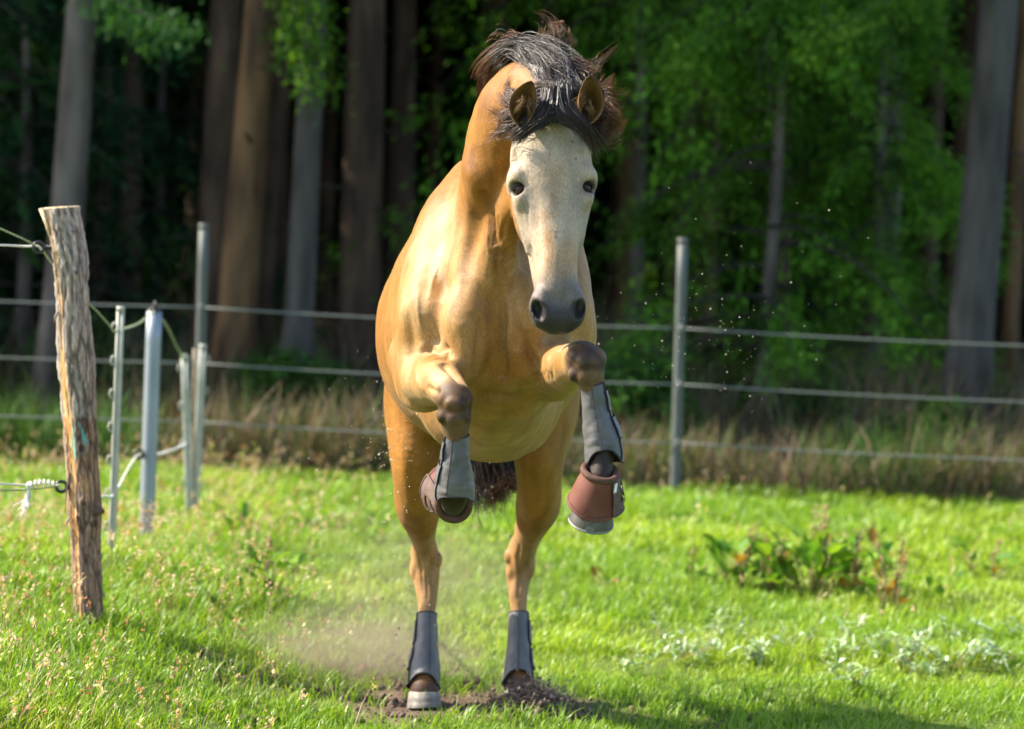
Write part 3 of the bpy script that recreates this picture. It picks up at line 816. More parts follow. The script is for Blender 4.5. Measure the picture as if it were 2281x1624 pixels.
xs = np.arange(-0.55, 0.36, 0.005)
ys = np.concatenate([np.arange(6.90, 7.50, 0.005), np.arange(7.50, 9.55, 0.008)])
zs = np.arange(0.02, 2.25, 0.0052)
B = Field(xs, ys, zs)
# torso ---------------------------------------------------------------
B.sweep([(PX(1106, 1.42, 7.50), .10, .13), (PX(1105, 1.43, 7.58), .185, .24), (PX(1103, 1.45, 7.75), .235, .33), (PX(1096, 1.46, 7.95), .275, .40), (PX(1086, 1.40, 8.15), .315, .395),
         (PX(1077, 1.335, 8.35), .343, .375), (PX(1075, 1.29, 8.55), .342, .345), (PX(1076, 1.265, 8.75), .325, .315), (PX(1078, 1.25, 8.95), .305, .30), (PX(1079, 1.22, 9.15), .27, .285), (PX(1080, 1.18, 9.32), .18, .22), (PX(1080, 1.16, 9.40), .09, .12)], k=.02, axial=0.5, dens=.06)
# neck
B.sweep([(P(1098, 680, 7.90), .20, .33), (P(1098, 575, 7.80), .165, .29), (P(1103, 480, 7.68), .130, .25), (P(1114, 395, 7.57), .113, .215), (P(1128, 318, 7.47), .116, .18), (P(1150, 256, 7.38), .110, .14), (P(1185, 222, 7.28), .09, .12), (P(1222, 238, 7.19), .078, .085)], k=.06, axial=.8, dens=.05)
# shoulders: blade and point of shoulder, both sides
for sx in (-1, 1):
    cx = 1104
    B.sweep([(P(cx + sx * 62, 425, 8.02), .055, .12), (P(cx + sx * 118, 540, 7.88), .075, .17), (P(cx + sx * 143, 640, 7.73), .09, .16), (P(cx + sx * 146, 715, 7.62), .085, .12)], k=.07)
    B.sweep([(P(cx + sx * 140, 690, 7.58), .085, .09), (P(cx + sx * 150, 770, 7.66), .095, .13), (P(cx + sx * 143, 830, 7.72), .07, .10)], k=.06)
    # breast muscles
    B.sweep([(P(cx + sx * 52, 640, 7.46), .05, .05), (P(cx + sx * 62, 720, 7.45), .072, .07), (P(cx + sx * 55, 810, 7.50), .065, .07), (P(cx + sx * 46, 880, 7.60), .05, .06)], k=.05)
B.blob(P(1042, 792, 7.43), (.036, .03, .062), k=.035)
B.blob(P(1180, 800, 7.44), (.036, .03, .06), k=.035)
# sternum between the forelegs
B.sweep([(P(1106, 850, 7.58), .10, .09), (P(1104, 905, 7.78), .14, .12), (P(1095, 915, 8.05), .2, .16)], k=.08)
# throat strap muscles
B.sweep([(P(1150, 430, 7.33), .035, .05), (P(1120, 520, 7.40), .05, .05), (P(1100, 610, 7.45), .06, .06)], k=.04)
B.sweep([(P(1068, 380, 7.42), .04, .06), (P(1058, 480, 7.52), .045, .07), (P(1050, 590, 7.52), .06, .07)], k=.05)
# legs
B.sweep(HIND_L, k=.07); B.sweep(HIND_R, k=.07)
B.sweep(FORE_L, k=.045); B.sweep(FORE_R, k=.045)
# point of hock, gaskin muscle, fetlock sesamoid, knees
for (st, sx, q) in ((HIND_L, -1, 7), (HIND_R, 1, 7)):
    c = st[q][0]
    B.blob(c + np.array([0, .055, .035]), (.022, .03, .065), k=.03)
    B.blob(c + np.array([-sx * .040, -.022, .002]), (.020, .028, .030), k=.008)
    B.blob(c + np.array([-sx * .030, -.02, -.05]), (.018, .026, .03), k=.012)
    B.blob(c + np.array([sx * .036, -.016, -.036]), (.018, .028, .04), k=.008)
    B.blob(c + np.array([sx * .034, -.010, .03]), (.016, .026, .03), k=.010)
    B.blob(c + np.array([-sx * .006, -.058, .012]), (.014, .014, .060), k=.012)
    B.blob(c + np.array([sx * .004, -.046, -.10]), (.012, .012, .05), k=.012)
    B.blob(st[4][0] + np.array([sx * .030, .0, .03]), (.046, .08, .10), k=.035)
    B.blob(st[4][0] + np.array([-sx * .034, .01, -.01]), (.030, .06, .10), k=.03)
    B.blob(st[12][0] + np.array([0, .028, .0]), (.026, .026, .03), k=.02)
for (st, q) in ((FORE_L, 5), (FORE_R, 5)):
    c = st[q][0]
    for sx in (-1, 1):
        B.blob(c + np.array([sx * .034, -.008, .004]), (.019, .028, .024), k=.010)
        B.blob(c + np.array([sx * .031, -.014, -.042]), (.017, .022, .020), k=.009)
    B.blob(c + np.array([.0, -.042, -.006]), (.026, .012, .018), k=.010)
    B.blob(c + np.array([.002, -.040, -.046]), (.022, .012, .018), k=.010)
    B.blob(c + np.array([.0, .05, -.045]), (.025, .028, .04), k=.02)
# elbows
B.blob(P(948, 893, 7.60), (.045, .05, .03), k=.03)
B.blob(P(1238, 872, 7.58), (.03, .05, .022), k=.02)
B.blob(P(930, 860, 7.66), (.05, .07, .06), k=.04)
# head ------------------------------------------------------------------
def Hs(rows): return [(H(l, x, n), a * HS, b * HS) for l, x, n, a, b in rows]
B.sweep(Hs([(.0, 0, -.085, .062, .075), (.06, 0, -.072, .080, .074), (.13, 0, -.064, .098, .070), (.20, 0, -.066, .104, .070), (.27, 0, -.072, .096, .068), (.34, 0, -.072, .080, .066), (.41, 0, -.068, .066, .063),
            (.48, 0, -.065, .060, .060), (.53, 0, -.064, .062, .058), (.59, 0, -.066, .054, .052), (.612, 0, -.07, .042, .040)]), k=.022, lat=h_x, axial=.5)
B.sweep(Hs([(.20, 0, -.022, .045, .02), (.32, 0, -.020, .036, .018), (.44, 0, -.018, .032, .016), (.52, 0, -.020, .030, .016)]), k=.02, lat=h_x)
for sx in (-1, 1):
    B.blob(H(.225, sx * .060, -.175), np.array([.050, .115, .13]) * HS, k=.03, A=HM)          # cheek
    B.sweep(Hs([(.30, sx * .05, -.20, .03, .04), (.40, sx * .038, -.155, .028, .035), (.50, sx * .03, -.125, .026, .03), (.565, sx * .02, -.115, .026, .028)]), k=.03, lat=h_x)
    B.blob(H(.198, sx * .093, -.055), np.array([.024, .036, .030]) * HS, k=.02, A=HM)          # brow
    B.blob(H(.215, sx * .104, -.095), np.array([.018, .045, .03]) * HS, k=.02, A=HM)           # arch behind the eye
    B.blob(H(.262, sx * .088, -.060), np.array([.022, .030, .030]) * HS, k=.02, A=HM)          # below the eye
    B.sweep(Hs([(.285, sx * .088, -.085, .012, .013), (.345, sx * .079, -.088, .012, .012), (.40, sx * .068, -.088, .009, .010)]), k=.016, lat=h_x)   # facial crest
    B.blob(H(.135, sx * .086, -.075), np.array([.022, .03, .05]) * HS, k=.03, A=HM)            # temple
    B.blob(H(.158, sx * .104, -.050), np.array([.012, .014, .020]) * HS, k=.025, A=HM, sub=True)
    # nostril
    B.blob(H(.566, sx * .049, -.042), np.array([.027, .036, .046]) * HS, k=.03, A=HM)
    ca, sa = math.cos(sx * .35), math.sin(sx * .35)
    A = np.array([ca * h_x + sa * h_l, h_n, -sa * h_x + ca * h_l])
    B.blob(H(.576, sx * .055, -.012), np.array([.0150, .036, .031]) * HS, k=.006, A=A, sub=True)
    B.blob(H(.545, sx * .034, -.016), np.array([.010, .010, .03]) * HS, k=.012, A=A)
    # groove between nostril wing and nose
    B.sweep(Hs([(.40, sx * .066, -.062, .006, .006), (.47, sx * .064, -.06, .008, .008), (.53, sx * .064, -.056, .006, .006)]), k=.02, lat=h_x, sub=True)
B.blob(H(.592, 0, -.052), np.array([.052, .042, .032]) * HS, k=.025, A=HM)                      # upper lip
B.blob(H(.584, 0, -.112), np.array([.036, .032, .032]) * HS, k=.02, A=HM)                       # chin
# eyes
EYES = []
for sx in (-1, 1):
    ec = H(.236, sx * .0825, -.056)
    EYES.append(ec)
    dirn = nrm(sx * h_x * .80 + h_n * .60)
    up = nrm(-h_l - dirn * (-h_l @ dirn)); sd = np.cross(up, dirn)
    B.blob(ec + dirn * .020, (.0245, .017, .022), k=.006, A=np.array([sd, up * .9 + dirn * 0, dirn]), sub=True)
BV, BF = B.mesh()
BV = taubin(BV, BF, 4)
BN = vnormals(BV, BF)
ear_parts = MB()
def ear(base, tip, side, wid, turn):
    """cupped ear, open towards the camera"""
    ax = tip - base; L = np.linalg.norm(ax); ax = ax / L
    f = nrm(np.array([turn, -1, 0.1]) - ax * (np.array([turn, -1, 0.1]) @ ax)); s = np.cross(ax, f) ; s = s if s[0] > 0 else -s
    nu, nv = 22, 29
    prof = lambda u: wid * (0.50 + 1.35 * u ** 0.8 * (1 - u) ** 0.62 * 1.05 - 0.50 * u ** 2.2)
    out = []
    for shell in (0, 1):
        V = []
        for i in range(nu):
            u = i / (nu - 1)
            w = max(prof(u), 0.0015) - shell * .003
            dpt = (1.35 - .55 * u) * w
            cen = base + ax * (L * u) + f * (-.004 + .012 * math.sin(u * 2.6)) + s * side * (.010 * math.sin(u * 3.0) - .006 * u * u)
            for j in range(nv):
                t = (j / (nv - 1) * 2 - 1) * (math.pi * (0.93 - 0.42 * min(1, u * 1.6) ** .8))
                V.append(cen + s * (w * math.sin(t)) - f * (dpt * math.cos(t)) + f * shell * .004 * math.cos(t))
        out.append(np.array(V))
    V = np.vstack(out); F = []
    for sh in (0, 1):
        o = sh * nu * nv
        for i in range(nu - 1):
            for j in range(nv - 1):
                q = (o + i * nv + j, o + i * nv + j + 1, o + (i + 1) * nv + j + 1, o + (i + 1) * nv + j)
                F.append(q if sh == 0 else q[::-1])
    for i in range(nu - 1):
        for j in (0, nv - 1):
            F.append((i * nv + j, (i + 1) * nv + j, nu * nv + (i + 1) * nv + j, nu * nv + i * nv + j))
    colr = []
    for sh in (0, 1):
        for i in range(nu):
            for j in range(nv):
                u = i / (nu - 1); e = abs(j / (nv - 1) * 2 - 1)
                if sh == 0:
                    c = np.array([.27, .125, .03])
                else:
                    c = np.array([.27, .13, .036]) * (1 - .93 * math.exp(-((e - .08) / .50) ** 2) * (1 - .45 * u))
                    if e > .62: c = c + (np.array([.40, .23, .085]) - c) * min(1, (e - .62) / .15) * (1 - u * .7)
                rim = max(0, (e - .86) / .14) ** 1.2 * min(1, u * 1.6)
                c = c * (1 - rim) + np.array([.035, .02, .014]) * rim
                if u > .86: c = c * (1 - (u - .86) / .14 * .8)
                colr.append(c)
    return V, F, np.array(colr)
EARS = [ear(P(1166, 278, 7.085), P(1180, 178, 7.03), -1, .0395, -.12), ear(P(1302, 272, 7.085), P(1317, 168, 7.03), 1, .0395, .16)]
# surface detail: grooves and folds pressed into the skin ---------------
def seg_dist(V, a, b):
    ab = b - a; t = np.clip(((V - a) @ ab) / (ab @ ab), 0, 1)
    return np.linalg.norm(V - (a + t[:, None] * ab), axis=1), t
def surf_pt(px, py, guess=None):
    """first body vertex seen through pixel"""
    q = BV - CAM; d = q @ _f
    sx = PW / 2 + FPX * (q @ _R) / d; sy = PH / 2 - FPX * (q @ _U) / d
    rr = np.hypot(sx - px, sy - py); mk = rr < 9
    if not mk.any(): return BV[np.argmin(rr)]
    i = np.nonzero(mk)[0]; return BV[i[np.argmin(d[i])]]
DISP = np.zeros(len(BV))
def groove(pix, depth, width, fade=True):
    global DISP
    pts = [surf_pt(*p) for p in pix]
    dm = np.full(len(BV), 9.0); tm = np.zeros(len(BV))
    for i in range(len(pts) - 1):
        d, t = seg_dist(BV, pts[i], pts[i + 1])
        mk = d < dm; dm[mk] = d[mk]; tm[mk] = (i + t[mk]) / (len(pts) - 1)
    w = np.sin(np.clip(tm, 0, 1) * math.pi) ** .5 if fade else 1.0
    DISP -= depth * np.exp(-(dm / width) ** 2) * w
groove([(1104, 560), (1107, 640), (1110, 720), (1112, 800), (1110, 850)], .020, .015)
groove([(1072, 430), (1085, 500), (1098, 560)], .020, .015)
groove([(1022, 440), (1008, 520), (988, 600), (968, 670)], .007, .026)
groove([(1048, 480), (1042, 560), (1030, 640), (1005, 720)], .007, .03)
groove([(955, 560), (940, 640), (930, 700)], .005, .022)
for k in range(7):       # throat creases
    groove([(1128 + k * 7, 470 + k * 12), (1112 + k * 6, 520 + k * 10), (1102 + k * 3, 555 + k * 7)], .005, .0065)
for k in range(5):
    groove([(1072 + k * 8, 470 + k * 3), (1070 + k * 8, 530), (1078 + k * 7, 575 + k * 4)], .0045, .006)
for k in range(4):       # skin folds above the forearms
    groove([(925 + k * 5, 778 + k * 10), (960 + k * 6, 764 + k * 8), (1000 + k * 4, 790 + k * 6)], .0045, .006)
for k in range(6):
    groove([(1188 + k * 7, 792 + k * 4), (1192 + k * 6, 830), (1190 + k * 7, 862 - k * 2)], .004, .006)
groove([(985, 800), (1012, 820), (1035, 850)], .026, .016)
groove([(920, 782), (950, 768), (985, 775), (1005, 795)], .017, .010)
groove([(1172, 745), (1180, 790), (1186, 835), (1196, 868)], .021, .014)
groove([(1060, 690), (1075, 740), (1072, 800), (1060, 845)], .012, .015)
groove([(1140, 660), (1150, 720), (1150, 790)], .012, .017)
groove([(1040, 905), (1085, 890), (1140, 893), (1190, 885)], .010, .02)
groove([(915, 820), (925, 850), (940, 880)], -.006, .010)
groove([(1200, 760), (1215, 800), (1225, 840)], -.006, .012)
groove([(930, 640), (922, 690), (935, 735), (952, 760)], -.004, .006)
groove([(975, 560), (962, 610), (950, 660)], -.004, .006)
groove([(870, 690), (866, 760), (875, 830), (895, 900)], .006, .03)
groove([(905, 610), (900, 700), (905, 790), (925, 880)], .010, .022)
groove([(942, 862), (958, 872), (976, 868)], .012, .009)
groove([(1046, 860), (1060, 890), (1058, 930)], .008, .012)
for k in range(4):
    groove([(1074 + k * 9, 850 + k * 6), (1064 + k * 6, 900), (1054 + k * 4, 930 + k * 4)], .003, .006)
groove([(938, 1215), (948, 1250), (956, 1290), (955, 1335)], .007, .007)
groove([(962, 1230), (972, 1262), (970, 1305)], .006, .006)
groove([(925, 1240), (930, 1275), (938, 1320)], .005, .006)
groove([(1150, 1215), (1146, 1250), (1150, 1290), (1152, 1330)], .007, .007)
groove([(1172, 1225), (1176, 1265), (1170, 1310)], .006, .006)
groove([(905, 1010), (915, 1080), (930, 1150)], .006, .02)
groove([(1175, 1010), (1180, 1080), (1178, 1150)], .008, .02)
groove([(1228, 1050), (1215, 1110), (1200, 1160)], .007, .018)
groove([(1160, 445), (1166, 480), (1170, 530)], .0035, .006)    # tear line
groove([(1142, 330), (1150, 350), (1160, 372)], .004, .008)
nz1 = np.array([mnoise.noise(Vector(tuple(v * 9.0))) for v in BV[::1]]) if len(BV) < 400000 else np.zeros(len(BV))
nz2 = np.array([mnoise.noise(Vector(tuple(v * 28.0))) for v in BV[::1]]) if len(BV) < 400000 else np.zeros(len(BV))
DISP += nz1 * .0040 + nz2 * .0014
BV = BV + BN * DISP[:, None]
BN = vnormals(BV, BF)

# coat colour: the horse's own markings, plus painted sheen and face shading ---------------------------------
def sm(a, b, x): t = np.clip((x - a) / (b - a), 0, 1); return t * t * (3 - 2 * t)
gold = np.array([.250, .108, .0165]); pale = np.array([.325, .188, .066]); deep = np.array([.190, .074, .009])
dark = np.array([.036, .019, .012]); cream = np.array([.385, .295, .21]); grey = np.array([.105, .088, .080]); mdark = np.array([.028, .023, .022])
C = np.tile(gold, (len(BV), 1))
def mixc(C, c, w): return C * (1 - w[:, None]) + np.asarray(c) * w[:, None]
# shoulders and breast paler, partly as painted sheen, barrel and neck deeper gold
front = sm(8.25, 7.7, BV[:, 1]) * sm(1.80, 1.55, BV[:, 2])
C = mixc(C, pale, np.clip(front * (.55 + .8 * nz1), 0, .9))
C = mixc(C, deep, np.clip(sm(1.5, 1.75, BV[:, 2]) * (.55 + 1.3 * nz1 + .6 * nz2), 0, .8) * sm(8.1, 7.6, BV[:, 1]))
C = mixc(C, deep, np.clip(.15 + nz1 * 1.2, 0, .5) * sm(8.0, 8.4, BV[:, 1]))
nz3 = np.array([mnoise.noise(Vector((v[0] * 34, v[1] * 34, v[2] * 14))) for v in BV])
C = mixc(C, np.array([.125, .048, .007]), np.clip(nz3 * 1.5 + nz1 * .8 - .22, 0, .45) * sm(1.35, 1.6, BV[:, 2]) * sm(7.95, 7.7, BV[:, 1]))
for (qx, qy, rr_, ww) in ((962, 560, .13, .75), (1000, 470, .10, .6), (945, 680, .10, .6), (985, 830, .07, .55), (925, 800, .08, .5)):  # glossy highlights of shoulder and forearm, painted as pale coat patches
    C = mixc(C, np.array([.37, .255, .13]), np.exp(-(np.linalg.norm(BV - surf_pt(qx, qy), axis=1) / rr_) ** 2) * np.clip(ww + nz1, 0, 1))
# inner thighs and lower hind legs paler
for st in (HIND_L, HIND_R):
    d, t = seg_dist(BV, st[6][0], st[10][0])
    C = mixc(C, np.array([.31, .175, .075]), sm(.16, .08, d) * .8)
    d, t = seg_dist(BV, st[11][0], st[13][0]); C = mixc(C, np.array([.062, .028, .017]), sm(.13, .075, d) * sm(.14, .08, BV[:, 2]))
# dark knees and lower forelegs
for st in (FORE_L, FORE_R):
    d1, _ = seg_dist(BV, st[5][0] + np.array([0, -.01, -.01]), st[7][0])
    d2, _ = seg_dist(BV, st[7][0], st[10][0]); d3, _ = seg_dist(BV, st[10][0], st[12][0])
    k = sm(.094, .050, d1 + nz2 * .022 + nz1 * .012)
    C = mixc(C, dark * (1.15), np.clip(k * (.90 + .35 * nz2 + .25 * nz1), 0, 1))
    k2 = sm(.075, .052, np.minimum(d2, d3))
    C = mixc(C, dark * .55, k2)
    C = mixc(C, np.array([.30, .17, .08]), np.clip(sm(.05, .03, np.linalg.norm(BV - (st[7][0] + np.array([0, -.03, 0])), axis=1)), 0, 1) * .35)
# head: pale cream face, grey muzzle and eye rims
hl = (BV - HA) @ h_l / HS; hx = (BV - HA) @ h_x / HS; hn = (BV - HA) @ h_n / HS
inhead = (hl > -.02) & (hl < .66) & (np.abs(hx) < .16) & (hn > -.32) & (BV[:, 1] < 7.42)
fm = inhead * sm(-.19, -.085, hn + .25 * np.clip(hl - .3, 0, 1)) * sm(.035, .075, hl + .3 * nz1 * .05)
C = mixc(C, cream, fm * .93)
C = mixc(C, np.array([.32, .18, .08]), fm * np.clip(nz1 * 1.2 + .25, 0, .55) * sm(.10, .28, hl) * sm(.055, .02, np.abs(hx)))
C = mixc(C, np.array([.41, .345, .27]), fm * sm(.20, .10, hl) * .6)
C = mixc(C, np.array([.19, .16, .13]), fm * sm(.052, .072, np.abs(hx)) * sm(.24, .32, hl) * sm(.5, .4, hl) * .55)  # shading along the facial crests, painted into the coat
C = mixc(C, grey, inhead * sm(.44, .53, hl + .02 * nz1) * .9 * (hn > -.2))
C = mixc(C, mdark, inhead * sm(.53, .585, hl + .012 * nz1) * .95 * (hn > -.2))
C = mixc(C, np.array([.20, .165, .135]), inhead * (hn > -.1) * np.exp(-(((hl - .275) / .05) ** 2 + ((np.abs(hx) - .062) / .022) ** 2)) * .75)  # shade on the inner side of each eye, painted in
C = mixc(C, np.array([.22, .125, .06]), inhead * (hn > -.08) * np.exp(-((hx + .004) / .010) ** 2) * sm(.17, .24, hl) * sm(.34, .28, hl) * .55)
C = mixc(C, np.array([.34, .19, .085]), inhead * (hn > -.1) * np.exp(-(((hx + .022) / .018) ** 2)) * sm(.29, .34, hl) * sm(.48, .42, hl) * (.55 + nz2))
C = mixc(C, np.array([.33, .175, .07]), inhead * (hn > -.09) * np.exp(-(((hx - .045) / .02) ** 2)) * sm(.33, .38, hl) * sm(.50, .44, hl) * (.45 + nz1))
C = mixc(C, np.array([.14, .115, .10]), inhead * (hn > -.1) * np.clip(nz2 * 2 + nz1 - .6, 0, .22) * sm(.04, .10, hl))
for ec in EYES:
    d = np.linalg.norm((BV - ec) * np.array([1, 1, 1.15]), axis=1)
    C = mixc(C, np.array([.11, .09, .08]), sm(.050, .026, d) * .85)
    C = mixc(C, np.array([.03, .025, .022]), sm(.030, .0225, d) * .95)
for sx in (-1, 1):
    d = np.linalg.norm(BV - H(.571, sx * .051, -.020), axis=1)
    C = mixc(C, np.array([.018, .014, .014]), sm(.030, .020, d))
# dark hairline at the poll
C = mixc(C, dark * .8, inhead * sm(.06, .03, hl + .25 * np.abs(hx)) * (hn > -.12))
# small scars and flecks
for (px, py, r) in ((1281, 310, .004), (1243, 509, .004), (1236, 520, .0035), (1290, 350, .003), (1160, 840, .0)):
    if r: C = mixc(C, np.array([.08, .07, .065]), sm(r * 1.5, r * .7, np.linalg.norm(BV - surf_pt(px, py), axis=1)))
C = np.clip(C * (1 + .10 * nz2[:, None]), 0, 1)

mt, N, L, BS = mat_new('horse_coat')
at = N.new('ShaderNodeVertexColor'); at.layer_name = 'Col'
tc = N.new('ShaderNodeTexCoord')
mp = N.new('ShaderNodeMapping'); mp.inputs['Scale'].default_value = (1.0, 1.0, 0.22); L.new(tc.outputs['Object'], mp.inputs[0])
hz = N.new('ShaderNodeTexNoise'); hz.inputs['Scale'].default_value = 420; hz.inputs['Detail'].default_value = 3; L.new(mp.outputs[0], hz.inputs['Vector'])
mz = N.new('ShaderNodeTexNoise'); mz.inputs['Scale'].default_value = 26; mz.inputs['Detail'].default_value = 6; L.new(mp.outputs[0], mz.inputs['Vector'])
m1 = N.new('ShaderNodeMapRange'); m1.inputs['From Min'].default_value = .3; m1.inputs['From Max'].default_value = .7; m1.inputs['To Min'].default_value = .70; m1.inputs['To Max'].default_value = 1.3
L.new(hz.outputs['Fac'], m1.inputs[0])
m2 = N.new('ShaderNodeMapRange'); m2.inputs['From Min'].default_value = .3; m2.inputs['From Max'].default_value = .7; m2.inputs['To Min'].default_value = .78; m2.inputs['To Max'].default_value = 1.2
L.new(mz.outputs['Fac'], m2.inputs[0])
mm = N.new('ShaderNodeMath'); mm.operation = 'MULTIPLY'; L.new(m1.outputs[0], mm.inputs[0]); L.new(m2.outputs[0], mm.inputs[1])
mu = N.new('ShaderNodeMixRGB'); mu.blend_type = 'MULTIPLY'; mu.inputs[0].default_value = 1.0
L.new(at.outputs['Color'], mu.inputs[1]); L.new(mm.outputs[0], mu.inputs[2]); L.new(mu.outputs[0], BS.inputs['Base Color'])
BS.inputs['Roughness'].default_value = .50; BS.inputs['Specular IOR Level'].default_value = .26
BS.inputs['Sheen Weight'].default_value = .05; BS.inputs['Sheen Roughness'].default_value = .4
bp = N.new('ShaderNodeBump'); bp.inputs['Strength'].default_value = .5; bp.inputs['Distance'].default_value = .003
L.new(hz.outputs['Fac'], bp.inputs['Height']); L.new(bp.outputs[0], BS.inputs['Normal'])
COAT = mt

horse = tag(empty('horse', PX(1060, 0.0, 9.0)), 'buckskin horse leaping towards the viewer with black mane and strapped leg boots', 'horse')
# one mesh: body and ears
quads = BF
V_all = [BV]; C_all = [C]; F_all = [quads]; off = len(BV)
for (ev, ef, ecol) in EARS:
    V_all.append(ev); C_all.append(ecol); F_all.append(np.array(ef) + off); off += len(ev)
bme = fast_mesh('body', np.vstack(V_all), np.vstack(F_all), 4)
set_col(bme, np.vstack(C_all))
body = link('body', bme, COAT, horse)
# ------------------------------------------------------------------ hooves, boots
M_HOOF = mat_attr('hoof_horn', rough=.55, bump=.3, bscale=60, stretch=(1, 1, .25))
M_SHOE = mat_simple('horseshoe_steel', (.16, .16, .165), rough=.5, metal=.5, scale=60)
M_BOOT = mat_simple('boot_grey_fabric', (.066, .066, .075), rough=.42, spec=.5, col2=(.115, .108, .108), scale=14, bump=.25, bscale=500)
M_BIND = mat_simple('boot_binding', (.022, .018, .022), rough=.75, scale=80)
M_INNER = mat_simple('boot_lining', (.012, .012, .015), rough=.9, scale=80)
M_BELL = mat_simple('bell_boot_neoprene', (.105, .027, .016), rough=.65, spec=.3, col2=(.15, .055, .038), scale=16, bump=.25, bscale=600)
M_COLLAR = mat_simple('bell_boot_collar', (.085, .040, .026), rough=.8, scale=60, bump=.2, bscale=500)
M_FLAP = mat_simple('bell_boot_flap', (.11, .07, .056), rough=.8, scale=40, bump=.4, bscale=400)
M_SEAM = mat_simple('boot_seam', (.045, .045, .052), rough=.6, scale=80)
M_TAG = mat_simple('white_tag', (.75, .75, .72), rough=.5, var=.05)
M_STITCH = mat_simple('stitch_thread', (.10, .045, .06), rough=.7, var=.1)

def frame(t, fwd=(0, -1, 0)):
    t = nrm(t); f = np.asarray(fwd, float)
    if abs(nrm(f) @ t) > .93: f = np.array([0, 0, 1.0]) * (1 if t[1] > 0 else -1)
    f = nrm(f - t * (f @ t)); s = np.cross(f, t); s = s if s[0] > 0 else -s
    return s, f

def hoof_mesh(top, bot, rt, rb, fwd, toe, pale=True, shoe=False, tilt=0.0):
    ax = bot - top; s, f = frame(ax, fwd); ax = nrm(ax)
    nu, nv = 9, 36
    V = []; C = []
    for i in range(nu):
        u = i / (nu - 1)
        c = top * (1 - u) + bot * u + f * toe * u
        r = rt + (rb - rt) * u ** .85
        for j in range(nv):
            a = j / nv * 2 * math.pi
            rad = r * (1 - .10 * max(0, -math.cos(a)))
            V.append(c + s * rad * math.sin(a) + f * rad * 1.04 * math.cos(a) + f * .004 * math.sin(i * 2.1) * .3)
            g = np.array([.165, .145, .125])
            if pale: g = g * (1 - .0) + (np.array([.36, .32, .26]) - g) * math.exp(-((u - .17) / .15) ** 2)
            g = g * (.86 + .2 * math.sin(j * 1.7 + i * .3) * .4 + .1 * math.sin(i * 2.3))
            if not pale: g = np.array([.085, .08, .075]) * (1 + .2 * math.sin(j * 1.3))
            if u < .06: g = np.array([.10, .055, .035])
            C.append(g)
    mb = MB(); mb.grid(np.array(V), nu, nv, closed_v=True, col=np.array(C))
    mb.add(np.array(V)[-nv:], [tuple(range(nv))], np.tile([.12, .10, .09], (nv, 1)))
    o = mb.build('hoof', M_HOOF, horse)
    if shoe:
        sb = MB(); pts = []
        for j in range(31):
            a = (-150 + 300 * j / 30) * math.pi / 180
            pts.append(bot + f * toe + s * rb * 1.0 * math.sin(a) + f * rb * 1.04 * math.cos(a) + ax * .004)
        sb.tube(pts, .0034, 8)
        cl = bot + f * (toe + rb * 1.045)
        sb.add([cl + s * .013 + ax * .004, cl - s * .016 + ax * .004, cl - s * .007 - ax * .014 - f * .001, cl + s * .007 - ax * .014 - f * .001,
                cl + s * .016 + ax * .004 - f * .006, cl - s * .016 + ax * .004 - f * .006, cl - s * .007 - ax * .014 - f * .007, cl + s * .007 - ax * .014 - f * .007],
               [(0, 1, 2, 3), (7, 6, 5, 4), (0, 3, 7, 4), (3, 2, 6, 7), (2, 1, 5, 6)])
        sb.build('horseshoe', M_SHOE, o, smooth=False)
    return o

